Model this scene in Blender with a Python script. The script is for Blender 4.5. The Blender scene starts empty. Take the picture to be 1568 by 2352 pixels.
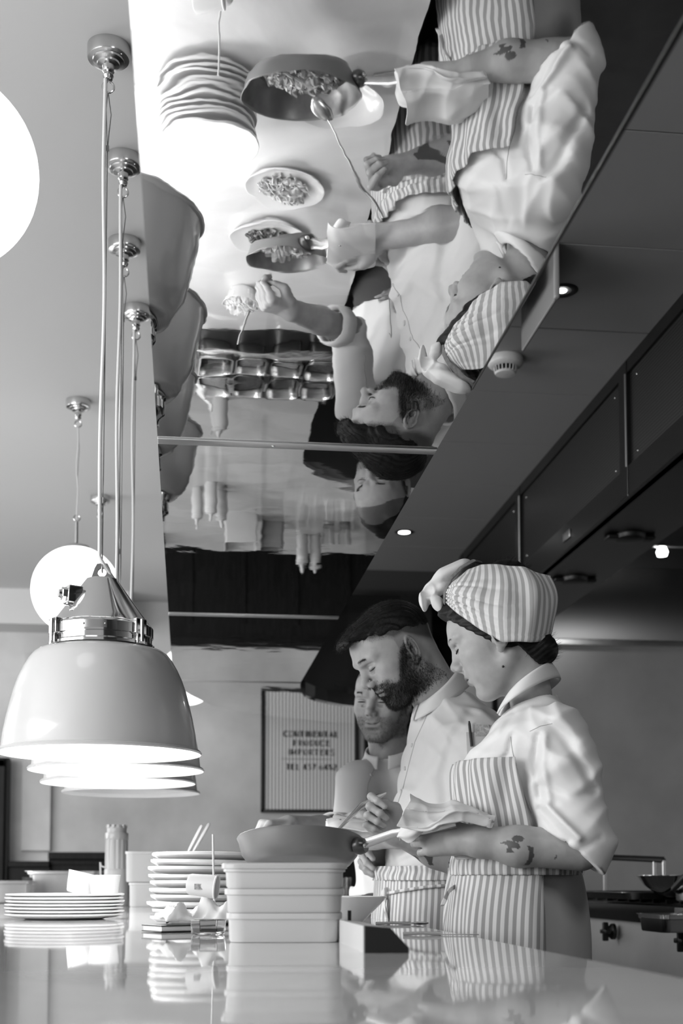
import bpy, math, random
import numpy as np
from mathutils import Vector, Matrix
PI = math.pi
random.seed(7)
scn = bpy.context.scene
COL = scn.collection

# ------------------------------------------------------------------ camera
PSI = math.radians(6.8)
FPX = 3000.0
CS, SN = math.cos(PSI), math.sin(PSI)
cam_d = bpy.data.cameras.new('camera')
cam = bpy.data.objects.new('camera', cam_d)
COL.objects.link(cam)
cam.location = (0, 0, 1.0)
TH = math.atan(0.0667)          # slight upward tilt
cam.rotation_euler = (PI/2+TH, 0, -PSI)
cam_d.sensor_fit = 'HORIZONTAL'
cam_d.sensor_width = 36.0
cam_d.lens = 36.0*FPX/1568
cam_d.shift_y = (2020-FPX*0.0667-1176)/1568
cam_d.clip_start = 0.05
cam_d.dof.use_dof = True
cam_d.dof.focus_distance = 2.85
cam_d.dof.aperture_fstop = 7.0
scn.camera = cam
scn.view_settings.view_transform = 'Standard'
scn.view_settings.look = 'None'
scn.view_settings.gamma = 1
scn.view_settings.use_curve_mapping = False
scn.view_settings.exposure = 0.35

scn.cycles.max_bounces = 8; scn.cycles.diffuse_bounces = 3; scn.cycles.glossy_bounces = 5; scn.cycles.transmission_bounces = 6
scn.cycles.caustics_reflective = False; scn.cycles.caustics_refractive = False
scn.cycles.use_adaptive_sampling = True; scn.cycles.adaptive_threshold = 0.03

# ------------------------------------------------------------------ world and daylight
wd = bpy.data.worlds.new('room_daylight')
scn.world = wd
wd.use_nodes = True
wd.node_tree.nodes['Background'].inputs[0].default_value = (1, 1, 1, 1)
wd.node_tree.nodes['Background'].inputs[1].default_value = 0.32

def area(name, loc, look, sx, sy, power):
    l = bpy.data.lights.new(name, 'AREA')
    l.shape = 'RECTANGLE'; l.size = sx; l.size_y = sy; l.energy = power
    o = bpy.data.objects.new(name, l); COL.objects.link(o)
    o.location = loc
    d = Vector(look)-Vector(loc)
    o.rotation_euler = d.to_track_quat('-Z', 'Y').to_euler()
    return o
area('window_light', (-3.4, 1.2, 1.75), (0.6, 3.4, 1.3), 3.6, 1.9, 112)
area('kitchen_ceiling_light', (1.0, 0.5, 2.80), (1.5, 3.2, 1.2), 0.3, 1.2, 13)
area('dining_window_light', (-3.6, 6.2, 1.8), (0.5, 6.5, 1.5), 2.8, 1.8, 62)

def W(px, py, D):
    """a point of the room from its bearing and its depth"""
    t = 0.0667; q = (2020-py)/FPX-t; a = (q+t)/(1-q*t)
    R = (px-784)/FPX*D*(math.cos(TH)+a*math.sin(TH))
    return np.array((R*CS+D*SN, D*CS-R*SN, 1+a*D))
def DC(py):
    t = 0.0667; q = (2020-py)/FPX-t; return (2.89-1.0)*(1-q*t)/(q+t)
def V3(R, D, z):
    return np.array((R*CS+D*SN, D*CS-R*SN, z))
def T(px, py, D):
    return tuple(W(px, py, D))

# ------------------------------------------------------------------ materials
MATS = {}
def mat(name, v, rough=0.5, metal=0.0, emit=0.0, noise=0.0, nscale=8.0, bump=0.0, bscale=60.0,
        coat=0.0, sss=0.0, trans=0.0, ior=1.5, sheen=0.0, spec=None, bdist=0.002, stretch=None, det=6.0):
    if name in MATS: return MATS[name]
    m = bpy.data.materials.new(name); m.use_nodes = True
    n = m.node_tree.nodes; l = m.node_tree.links
    b = n['Principled BSDF']
    b.inputs['Base Color'].default_value = (v, v, v, 1)
    b.inputs['Roughness'].default_value = rough
    b.inputs['Metallic'].default_value = metal
    b.inputs['IOR'].default_value = ior
    if spec is not None: b.inputs['Specular IOR Level'].default_value = spec
    if coat: b.inputs['Coat Weight'].default_value = coat
    if trans: b.inputs['Transmission Weight'].default_value = trans
    if sheen: b.inputs['Sheen Weight'].default_value = sheen
    if sss:
        b.inputs['Subsurface Weight'].default_value = sss
        b.inputs['Subsurface Radius'].default_value = (0.012, 0.012, 0.012)
        b.inputs['Subsurface Scale'].default_value = 1.0
    if emit:
        b.inputs['Emission Color'].default_value = (1, 1, 1, 1)
        b.inputs['Emission Strength'].default_value = emit
    if noise or bump:
        tc = n.new('ShaderNodeTexCoord'); mp = n.new('ShaderNodeMapping')
        l.new(tc.outputs['Object'], mp.inputs[0])
        if stretch: mp.inputs['Scale'].default_value = stretch
    if noise:
        t = n.new('ShaderNodeTexNoise'); t.inputs['Scale'].default_value = nscale; t.inputs['Detail'].default_value = det
        l.new(mp.outputs[0], t.inputs[0])
        r = n.new('ShaderNodeMapRange')
        r.inputs[1].default_value = 0.3; r.inputs[2].default_value = 0.7
        r.inputs[3].default_value = v*(1-noise); r.inputs[4].default_value = min(1, v*(1+noise))
        l.new(t.outputs[0], r.inputs[0])
        l.new(r.outputs[0], b.inputs['Base Color'])
    if bump:
        t = n.new('ShaderNodeTexNoise'); t.inputs['Scale'].default_value = bscale; t.inputs['Detail'].default_value = 4
        l.new(mp.outputs[0], t.inputs[0])
        bp = n.new('ShaderNodeBump'); bp.inputs['Strength'].default_value = bump; bp.inputs['Distance'].default_value = bdist
        l.new(t.outputs[0], bp.inputs['Height']); l.new(bp.outputs[0], b.inputs['Normal'])
    MATS[name] = m
    return m

M_plaster = mat('polished_plaster', 0.60, 0.55, noise=0.24, nscale=1.8, det=6)
M_ceil = mat('ceiling_paint', 0.72, 0.8)
M_tile = mat('ceiling_tile', 0.30, 0.6)
M_tile_gap = mat('ceiling_tile_joint', 0.10, 0.8)
M_floor = mat('floor_tile', 0.12, 0.5, noise=0.2, nscale=5)
M_black_wood = mat('black_stained_wood', 0.010, 0.45, noise=0.5, nscale=14, stretch=(6, 6, 0.6), spec=.22)
M_steel = mat('brushed_steel', 0.55, 0.28, 1.0, bump=0.15, bscale=40, stretch=(1, 1, 40), bdist=0.0006)
M_steel_wall = mat('steel_wall', 0.60, 0.38, 0.55, noise=0.10, nscale=3)
def mat_aniso():
    m = mat('long_grain_steel', 0.45, 0.32, 1.0)
    b = m.node_tree.nodes['Principled BSDF']; b.inputs['Anisotropic'].default_value = 0.92
    tn = m.node_tree.nodes.new('ShaderNodeTangent'); tn.direction_type = 'RADIAL'; tn.axis = 'Z'
    m.node_tree.links.new(tn.outputs[0], b.inputs['Tangent'])
    return m
M_aniso = mat_aniso()
M_hood = mat('hood_dark_steel', 0.028, 0.30, 0.8, noise=0.15, nscale=3)
M_dark = mat('black_plastic', 0.012, 0.4)
M_black_gloss = mat('black_gloss', 0.012, 0.12)
M_chrome = mat('polished_metal', 0.72, 0.10, 1.0)
M_nickel = mat('satin_nickel', 0.60, 0.22, 1.0)
M_alu = mat('aluminium_strip', 0.75, 0.3, 1.0)
M_enamel = mat('cream_enamel', 0.66, 0.22, coat=0.4)
M_enamel_in = mat('white_enamel_inside', 0.95, 0.35)
M_cord = mat('white_flex', 0.75, 0.5)
M_wire = mat('steel_wire', 0.4, 0.35, 1.0)
M_white_plastic = mat('white_plastic', 0.64, 0.35)
M_china = mat('white_china', 0.76, 0.16, coat=0.3)
M_opal = mat('opal_glass_lit', 0.9, 0.3, emit=1.9)
M_bulb = mat('bulb_lit', 1.0, 0.3, emit=7.0)
M_down = mat('downlight_lit', 1.0, 0.3, emit=9.0)

def mat_mirror():
    m = bpy.data.materials.new('mirror_polished_steel'); m.use_nodes = True
    n = m.node_tree.nodes; l = m.node_tree.links; b = n['Principled BSDF']
    b.inputs['Base Color'].default_value = (0.90, 0.90, 0.90, 1)
    b.inputs['Metallic'].default_value = 1; b.inputs['Roughness'].default_value = 0.015
    tc = n.new('ShaderNodeTexCoord'); mp = n.new('ShaderNodeMapping')
    mp.inputs['Scale'].default_value = (1.0, 1.0, 1.0)
    l.new(tc.outputs['Object'], mp.inputs[0])
    t = n.new('ShaderNodeTexNoise'); t.inputs['Scale'].default_value = 9; t.inputs['Detail'].default_value = 1.0
    l.new(mp.outputs[0], t.inputs[0])
    bp = n.new('ShaderNodeBump'); bp.inputs['Strength'].default_value = 0.35; bp.inputs['Distance'].default_value = 0.0011
    l.new(t.outputs[0], bp.inputs['Height'])
    t2 = n.new('ShaderNodeTexNoise'); t2.inputs['Scale'].default_value = 45; t2.inputs['Detail'].default_value = 1.0
    l.new(mp.outputs[0], t2.inputs[0])
    bp2 = n.new('ShaderNodeBump'); bp2.inputs['Strength'].default_value = 0.25; bp2.inputs['Distance'].default_value = 0.00007
    l.new(t2.outputs[0], bp2.inputs['Height']); l.new(bp.outputs[0], bp2.inputs['Normal'])
    l.new(bp2.outputs[0], b.inputs['Normal'])
    return m
M_mirror = mat_mirror()

def mat_counter():
    m = bpy.data.materials.new('polished_pale_marble'); m.use_nodes = True
    n = m.node_tree.nodes; l = m.node_tree.links; b = n['Principled BSDF']
    b.inputs['Roughness'].default_value = 0.035
    b.inputs['IOR'].default_value = 1.55
    tc = n.new('ShaderNodeTexCoord')
    t = n.new('ShaderNodeTexNoise'); t.inputs['Scale'].default_value = 2.5; t.inputs['Detail'].default_value = 9
    t.inputs['Distortion'].default_value = 1.6
    l.new(tc.outputs['Object'], t.inputs[0])
    r = n.new('ShaderNodeValToRGB')
    r.color_ramp.elements[0].position = 0.30; r.color_ramp.elements[0].color = (0.62, 0.62, 0.62, 1)
    r.color_ramp.elements[1].position = 0.62; r.color_ramp.elements[1].color = (0.78, 0.78, 0.78, 1)
    l.new(t.outputs[0], r.inputs[0]); l.new(r.outputs[0], b.inputs['Base Color'])
    return m
M_marble = mat_counter()

def mat_lines(name, v0, v1, period, axis='X', duty=0.5, rough=0.6, metal=0.0, bump=0.0):
    """fine ribs: alternating values along one object axis"""
    m = bpy.data.materials.new(name); m.use_nodes = True
    n = m.node_tree.nodes; l = m.node_tree.links; b = n['Principled BSDF']
    b.inputs['Roughness'].default_value = rough; b.inputs['Metallic'].default_value = metal
    tc = n.new('ShaderNodeTexCoord'); sx = n.new('ShaderNodeSeparateXYZ')
    l.new(tc.outputs['Object'], sx.inputs[0])
    mm = n.new('ShaderNodeMath'); mm.operation = 'MULTIPLY'; mm.inputs[1].default_value = 1/period
    l.new(sx.outputs[axis], mm.inputs[0])
    fr = n.new('ShaderNodeMath'); fr.operation = 'FRACT'; l.new(mm.outputs[0], fr.inputs[0])
    gt = n.new('ShaderNodeMath'); gt.operation = 'GREATER_THAN'; gt.inputs[1].default_value = duty
    l.new(fr.outputs[0], gt.inputs[0])
    r = n.new('ShaderNodeMapRange'); r.inputs[3].default_value = v0; r.inputs[4].default_value = v1
    l.new(gt.outputs[0], r.inputs[0]); l.new(r.outputs[0], b.inputs['Base Color'])
    if bump:
        bp = n.new('ShaderNodeBump'); bp.inputs['Distance'].default_value = bump
        l.new(fr.outputs[0], bp.inputs['Height']); l.new(bp.outputs[0], b.inputs['Normal'])
    return m
M_mesh = mat_lines('hood_filter_ribs', 0.008, 0.034, 0.012, 'Z', 0.5, 0.35, 0.6, 0.003)
M_board = mat_lines('letterboard_felt', 0.22, 0.85, 0.0237, 'X', 0.36, 0.8, 0)

# ------------------------------------------------------------------ mesh kit
def tag(o, label=None, cat=None, group=None, kind=None):
    if label: o['label'] = label
    if cat: o['category'] = cat
    if group: o['group'] = group
    if kind: o['kind'] = kind
    return o
def empty(name, loc=(0, 0, 0), label=None, cat=None, group=None, rz=0.0):
    o = bpy.data.objects.new(name, None); COL.objects.link(o)
    o.empty_display_size = 0.05
    o.location = tuple(loc); o.rotation_euler = (0, 0, rz)
    return tag(o, label, cat, group)
def mesh_obj(name, verts, faces, material, parent=None, smooth=True, angle=35, loc=None):
    me = bpy.data.meshes.new(name)
    if isinstance(verts, np.ndarray): verts = verts.tolist()
    if isinstance(faces, np.ndarray): faces = faces.tolist()
    me.from_pydata(verts, [], faces); me.update()
    if material is not None: me.materials.append(material)
    if smooth and len(me.polygons):
        me.polygons.foreach_set('use_smooth', [True]*len(me.polygons))
        if angle and angle < 180: me.set_sharp_from_angle(angle=math.radians(angle))
    o = bpy.data.objects.new(name, me); COL.objects.link(o)
    if parent is not None: o.parent = parent
    if loc is not None: o.location = tuple(loc)
    return o

def frame_z(d):
    d = np.array(d, float); d = d/np.linalg.norm(d)
    a = np.array((1., 0, 0)) if abs(d[0]) < .8 else np.array((0, 1., 0))
    x = np.cross(a, d); x /= np.linalg.norm(x); y = np.cross(d, x)
    return np.array((x, y, d)).T
class MB:
    def __init__(s): s.v = []; s.f = []
    def add(s, v, f):
        k = len(s.v)
        s.v += [tuple(p) for p in v]; s.f += [tuple(i+k for i in q) for q in f]; return s
    def box(s, c, size, rz=0.0, bev=0.0, R=None):
        hx, hy, hz = size[0]/2, size[1]/2, size[2]/2
        if R is None:
            R = np.array(((math.cos(rz), -math.sin(rz), 0), (math.sin(rz), math.cos(rz), 0), (0, 0, 1)))
        if bev <= 0:
            P = np.array([(x, y, z) for x in (-hx, hx) for y in (-hy, hy) for z in (-hz, hz)])
            F = [(0, 1, 3, 2), (4, 6, 7, 5), (0, 4, 5, 1), (2, 3, 7, 6), (0, 2, 6, 4), (1, 5, 7, 3)]
            return s.add(P@R.T+np.array(c), F)
        b = min(bev, hx*.98, hy*.98, hz*.98)
        # rounded-rect rings
        def ring(ix, iy, z, seg=3):
            out = []
            for (sx, sy, a0) in ((1, 1, 0), (-1, 1, 90), (-1, -1, 180), (1, -1, 270)):
                for k in range(seg+1):
                    a = math.radians(a0+90*k/seg)
                    r = b-ix
                    out.append((sx*(hx-b)+r*math.cos(a), sy*(hy-b)+r*math.sin(a), z))
            return out
        levels = []
        for k in range(4):
            a = PI/2*k/3
            levels.append((b*(1-math.sin(a))*0.999, -hz+b*(1-math.cos(a))))
        levels += [(i, -z) for i, z in reversed(levels)]
        P = []; F = []
        for i, z in levels: P += ring(i, i, z)
        n = 16
        for j in range(len(levels)-1):
            for k in range(n):
                F.append((j*n+k, j*n+(k+1) % n, (j+1)*n+(k+1) % n, (j+1)*n+k))
        F.append(tuple(reversed(range(n)))); F.append(tuple(range((len(levels)-1)*n, len(levels)*n)))
        return s.add(np.array(P)@R.T+np.array(c), F)
    def lathe(s, prof, c=(0, 0, 0), seg=48, R=None, a0=0.0, sx=1.0, sy=1.0, caps=False):
        P = []; F = []
        n = len(prof)
        for r, z in prof:
            for k in range(seg):
                a = a0+2*PI*k/seg
                P.append((r*math.cos(a)*sx, r*math.sin(a)*sy, z))
        for j in range(n-1):
            for k in range(seg):
                F.append((j*seg+k, j*seg+(k+1) % seg, (j+1)*seg+(k+1) % seg, (j+1)*seg+k))
        if caps:
            F.append(tuple(reversed(range(seg)))); F.append(tuple(range((n-1)*seg, n*seg)))
        P = np.array(P)
        if R is not None: P = P@np.array(R).T
        return s.add(P+np.array(c), F)
    def tube(s, pts, r, seg=8, caps=True, flat=1.0):
        pts = [np.array(p, float) for p in pts]; n = len(pts)
        rr = r if hasattr(r, '__len__') else [r]*n
        tang = []
        for i in range(n):
            t = pts[min(i+1, n-1)]-pts[max(i-1, 0)]
            tang.append(t/(np.linalg.norm(t)+1e-12))
        F0 = frame_z(tang[0]); x = F0[:, 0]
        P = []; F = []
        for i in range(n):
            t = tang[i]; x = x-np.dot(x, t)*t; x /= np.linalg.norm(x); y = np.cross(t, x)
            for k in range(seg):
                a = 2*PI*k/seg
                P.append(pts[i]+rr[i]*(math.cos(a)*x+flat*math.sin(a)*y))
        for j in range(n-1):
            for k in range(seg):
                F.append((j*seg+k, j*seg+(k+1) % seg, (j+1)*seg+(k+1) % seg, (j+1)*seg+k))
        if caps:
            F.append(tuple(reversed(range(seg)))); F.append(tuple(range((n-1)*seg, n*seg)))
        return s.add(P, F)
    def torus(s, c, R0, r, Rm=None, seg=32, seg2=8, a0=0, a1=2*PI):
        full = abs(a1-a0-2*PI) < 1e-6
        P = []; n = seg if full else seg+1
        for i in range(n):
            a = a0+(a1-a0)*i/seg
            for k in range(seg2):
                b = 2*PI*k/seg2
                P.append(((R0+r*math.cos(b))*math.cos(a), (R0+r*math.cos(b))*math.sin(a), r*math.sin(b)))
        F = []
        for i in range(seg if full else seg):
            j = (i+1) % n
            for k in range(seg2):
                F.append((i*seg2+k, j*seg2+k, j*seg2+(k+1) % seg2, i*seg2+(k+1) % seg2))
        P = np.array(P)
        if Rm is not None: P = P@np.array(Rm).T
        return s.add(P+np.array(c), F)
    def prism(s, poly, z0, z1, R=None, c=(0, 0, 0)):
        n = len(poly)
        P = np.array([(x, y, z0) for x, y in poly]+[(x, y, z1) for x, y in poly])
        F = [tuple(reversed(range(n))), tuple(range(n, 2*n))]
        F += [(k, (k+1) % n, n+(k+1) % n, n+k) for k in range(n)]
        if R is not None: P = P@np.array(R).T
        return s.add(P+np.array(c), F)
    def sphere(s, c, r, seg=24, rings=14, sc=(1, 1, 1), R=None):
        prof = [(math.sin(PI*k/rings)*r+1e-6, -math.cos(PI*k/rings)*r) for k in range(rings+1)]
        P0 = MB().lathe(prof, seg=seg)
        P = np.array(P0.v)*np.array(sc)
        if R is not None: P = P@np.array(R).T
        return s.add(P+np.array(c), P0.f)
    def obj(s, name, m, parent=None, smooth=True, angle=35, loc=None):
        return mesh_obj(name, s.v, s.f, m, parent, smooth, angle, loc)
def RX(a): c, s = math.cos(a), math.sin(a); return np.array(((1, 0, 0), (0, c, -s), (0, s, c)))
def RY(a): c, s = math.cos(a), math.sin(a); return np.array(((c, 0, s), (0, 1, 0), (-s, 0, c)))
def RZ(a): c, s = math.cos(a), math.sin(a); return np.array(((c, -s, 0), (s, c, 0), (0, 0, 1)))
def copy_tree(o, parent=None):
    c = o.copy(); COL.objects.link(c)
    if parent is not None: c.parent = parent
    for ch in list(o.children):
        copy_tree(ch, c)
    return c
def structure(name, mb, m, smooth=False, label=None):
    o = mb.obj(name, m, None, smooth); o['kind'] = 'structure'
    return o
# ================================================================== the room
HC = 2.89          # ceiling
HM = 1.88          # mirror underside
CT = 0.90          # counter top
structure('floor', MB().box((0.3, 3.2, -0.05), (9.0, 13.0, 0.1)), M_floor)
structure('ceiling', MB().box((-2.05, 3.4, HC+0.05), (4.3, 12.4, 0.1)), M_ceil)
# tiled ceiling over the kitchen: joints every 0.6 m along the pass, panels 1.2 m across
mb = MB(); mb.box((2.6, 3.4, HC+0.07), (5.0, 12.4, 0.06))
structure('ceiling_kitchen', mb, M_tile_gap)
mb = MB()
joints = [3.075+0.592*k-2.368 for k in range(-3, 13)]
for k in range(len(joints)-1):
    y0, y1 = joints[k], joints[k+1]
    if y1 > 8.45: break
    for x0, x1 in ((0.12, 0.98), (0.98, 1.60), (1.60, 2.8), (2.8, 4.0), (4.0, 5.0)):
        g = 0.009
        gx = 0.0008 if x0 in (0.12, 0.98) else 0.004
        mb.box(((x0+x1)/2, (y0+y1)/2, HC+0.02), (x1-x0-gx, y1-y0-g, 0.04))
structure('trim_tiles', mb, M_tile)
# back wall of the dining room
mb = MB(); mb.box((-1.85, 8.98, 1.45), (6.5, 0.16, 2.9))
structure('wall_back', mb, M_plaster)
mb = MB(); mb.box((-1.62, 8.87, 1.80), (0.62, 0.10, 1.5)); mb.box((-2.2, 8.80, 2.62), (3.2, 0.12, 0.52))
mb = MB(); mb.box((-0.99, 8.885, 1.85), (0.19, 0.05, 1.32), bev=0.004)
structure('trim_pilaster', mb, M_plaster)
mb = MB()
mb.box((0.32, 8.87, 0.56), (2.44, 0.06, 1.12)); mb.box((0.32, 8.84, 1.155), (2.44, 0.11, 0.05), bev=0.008)
mb.box((0.2, 8.85, 1.115), (2.2, 0.07, 0.03)); mb.box((0.2, 8.845, 0.12), (2.2, 0.05, 0.2), bev=0.006)
for k in range(6):
    mb.box((-0.7+0.36*k, 8.838, 0.66), (0.03, 0.02, 0.72))
mb.box((-1.04, 8.85, 0.56), (0.30, 0.10, 1.06)); mb.box((-1.04, 8.84, 1.10), (0.30, 0.12, 0.04), bev=0.006)
structure('trim_dado', mb, M_black_wood)
# black panelled door at the far left
mb = MB(); mb.box((-1.55, 8.82, 0.90), (0.78, 0.10, 1.80))
for sx in (-1, 1):
    mb.box((-1.55+sx*0.34, 8.76, 0.90), (0.06, 0.03, 1.78), bev=0.006)
mb.box((-1.55, 8.76, 1.765), (0.74, 0.03, 0.06), bev=0.006); mb.box((-1.55, 8.76, 1.05), (0.62, 0.02, 0.05))
o = structure('door_1', mb, M_black_wood)
MB().sphere((-1.30, 8.74, 0.95), 0.028, sc=(1, .8, 1)).obj('door_handle', M_nickel, o)
# left side wall of the dining room with its window openings, out of shot
mb = MB()
mb.box((-4.2, 3.4, 0.35), (0.12, 12.4, 0.7)); mb.box((-4.2, 3.4, 2.75), (0.12, 12.4, 0.28))
for y in (-2.0, 3.9, 8.9): mb.box((-4.2, y, 1.65), (0.12, 0.9, 2.0))
structure('wall_left', mb, M_plaster)
mb = MB(); mb.box((-2.29, 8.75, 2.78), (3.82, 0.32, 0.24))
structure('trim_bulkhead', mb, M_ceil)
structure('wall_ambient_block', MB().box((2.45, -2.9, 1.45), (3.6, 0.1, 2.9)), M_tile_gap)  # unseen dark wall added behind the camera to cut ambient light in the kitchen
# kitchen: dark end wall, steel end wall behind the range, right side wall
structure('wall_kitchen', MB().box((2.35, 8.72, 1.45), (2.3, 0.12, 2.9)), M_black_gloss)
mb = MB(); mb.box((2.9, 7.46, 1.2), (2.6, 0.08, 2.38), bev=0.0)
structure('wall_steel', mb, M_steel_wall)
structure('wall_right', MB().box((4.2, 3.4, 1.45), (0.12, 12.4, 2.9)), M_steel_wall)
mb = MB(); mb.box((1.78, 7.40, 1.2), (0.03, 0.03, 2.36)); mb.box((1.9, 7.405, 1.2), (0.012, 0.02, 2.36))
structure('trim_upright', mb, M_hood)
structure('trim_ledge', MB().box((2.9, 7.38, 2.385), (2.58, 0.08, 0.04), bev=0.006), M_alu)
# curved black fascia hanging under the ceiling beyond the bend of the canopy
mb = MB()
arc = [(0.35, 8.30), (0.7, 8.42), (1.05, 8.46), (1.4, 8.45), (1.60, 8.40)]
for (a, b) in zip(arc[:-1], arc[1:]):
    mb.add([(a[0], a[1], 2.15), (b[0], b[1], 2.15), (b[0], b[1], 2.88), (a[0], a[1], 2.88),
            (a[0], a[1]+.06, 2.15), (b[0], b[1]+.06, 2.15), (b[0], b[1]+.06, 2.88), (a[0], a[1]+.06, 2.88)],
           [(0, 1, 2, 3), (5, 4, 7, 6), (0, 4, 5, 1), (3, 2, 6, 7)])
structure('trim_fascia', mb, M_black_gloss, True)

# ------------------------------------------------------------------ counter
cnt = empty('pass_counter', (0, 4, 0), 'long kitchen pass counter with a polished pale stone top', 'counter')
XR = 0.50
mb = MB(); outer = [(-1.15, -0.6), (XR, -0.6), (XR, 5.6)]
for k in range(1, 9):
    a = PI - PI/2*k/8
    outer.append((XR+0.55+0.55*math.cos(a), 5.6+0.55*math.sin(a)))
outer += [(1.42, 6.15), (1.42, 7.3), (-0.3, 7.3), (-1.15, 6.4)]
mb.prism([(x, y-4) for x, y in outer], CT-0.035, CT)
mb.obj('worktop', M_marble, cnt, False)
mb = MB(); inn = [(-1.08, -0.5), (XR-0.05, -0.5), (XR-0.05, 5.65), (XR+.45, 6.22), (1.40, 6.22), (1.40, 7.22), (-0.27, 7.22), (-1.08, 6.36)]
mb.prism([(x, y-4) for x, y in inn], 0.0, CT-0.035)
mb.obj('body', mat('counter_front', 0.10, 0.4), cnt, False)

# ------------------------------------------------------------------ mirrored canopy over the pass
can = empty('mirrored_canopy', (0, 3, HM), 'mirror-polished canopy hanging over the pass counter, curving right at its far end', 'canopy')
XL, XI = -0.062, 0.505
def canopy_panel(y0, y1, tilt, name='mirror_panel'):
    # straight run
    mb = MB()
    P = []
    for (x, y) in ((XL, y0), (XI, y0), (XI, y1), (XL, y1)):
        P.append((x, y-3, (y-y0)*tilt))
    Q = [(x, y, z+0.012) for x, y, z in P]
    mb.add(P+Q, [(3, 2, 1, 0), (4, 5, 6, 7), (0, 1, 5, 4), (1, 2, 6, 5), (2, 3, 7, 6), (3, 0, 4, 7)])
    return mb.obj(name, M_mirror, can, False)
# panel boundaries along the pass (from the strips seen in the mirror)
YS1, YS2, YS3 = 2.594, 4.324, 5.79
canopy_panel(0.1, YS1-0.003, 0.0)
canopy_panel(YS1+0.003, YS2-0.003, 0.0)
canopy_panel(YS2+0.003, YS3-0.003, 0.0)
outA = [(XL, YS3+.003), (-0.035, 6.02), (0.02, 6.25), (0.13, 6.62), (0.30, 6.86), (0.50, 7.03), (0.75, 7.20), (1.0, 7.32), (1.40, 7.42)]
innA = [(XI, YS3+.003), (0.515, 5.91), (0.535, 6.10), (0.57, 6.26), (0.63, 6.39), (0.70, 6.48), (0.79, 6.58), (0.90, 6.66), (1.05, 6.70), (1.40, 6.72)]
poly = outA+innA[::-1]
mb = MB(); mb.prism([(x, y-3) for x, y in poly], 0.0, 0.012)
mb.obj('mirror_panel', M_mirror, can, False)
# core slab above the mirror sheets with its dark edge
mb = MB()
full = [(XL+.002, 0.1), (XL+.002, YS3)]+outA[1:]+innA[::-1]+[(XI-.002, 0.1)]
mb.prism([(x, y-3) for x, y in full], 0.0125, 0.075)
mb.obj('core', M_black_gloss, can, False)
for y in (YS1, YS2, YS3):
    m_ = MB()
    w = 0.022 if y != YS3 else 0.008
    m_.box(((XL+XI)/2, y-3, -0.0015), (XI-XL, w*1.5, 0.003), bev=0.0012)
    m_.sphere((0.17, y-3, -0.003), 0.004, 10, 6, sc=(1, 1, .5))
    m_.obj('joint_strip', M_alu, can)
m_ = MB(); m_.prism([(XI-.012, -2.9), (XI+.001, -2.9), (XI+.001, -.75), (XI-.0008, -.75)], -.002, 0.0); m_.obj('edge_reflection_strip', M_dark, can, False)  # dark strip standing in for a black reflection along the mirror's right edge
for y in (0.6, 2.2, 3.8, 5.4):
    for x in (0.05, 0.42):
        m_ = MB(); m_.tube([(x, y-3, 0.07), (x, y-3, HC-HM)], 0.006, 8); m_.obj('hanger_rod', M_wire, can)

# ------------------------------------------------------------------ pendant lamps over the pass
LX = -0.187
def ceiling_rose(root, zc, k=1.0):
    P = [(0.001, 0), (.048*k, 0), (.048*k, -.026*k), (.0465*k, -.030*k), (.036*k, -.032*k), (.035*k, -.036*k), (.026*k, -.039*k), (.025*k, -.043*k),
         (.014*k, -.046*k), (.0125*k, -.055*k), (.0135*k, -.060*k), (.010*k, -.064*k), (.0125*k, -.070*k), (.0095*k, -.077*k), (.001, -.079*k)]
    o = MB().lathe(P, (0, 0, zc), 36).obj('ceiling_rose', M_nickel, root)
    m_ = MB(); m_.torus((0, 0, zc-.095*k), .013*k, .0026*k, RX(PI/2), 20, 8, a0=-0.9*PI*.5-.4, a1=PI*1.3)
    m_.tube([(0, 0, zc-.078*k), (0, 0, zc-.084*k)], .003*k, 8)
    m_.obj('hook', M_nickel, o)
    for kx in (-.6, .6): MB().sphere((.040*k*math.cos(kx*2+.5), .040*k*math.sin(kx*2+.5), zc-.031*k), .0022, 8, 6).obj('screw', M_nickel, o)
    return o
LS = 0.952
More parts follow.
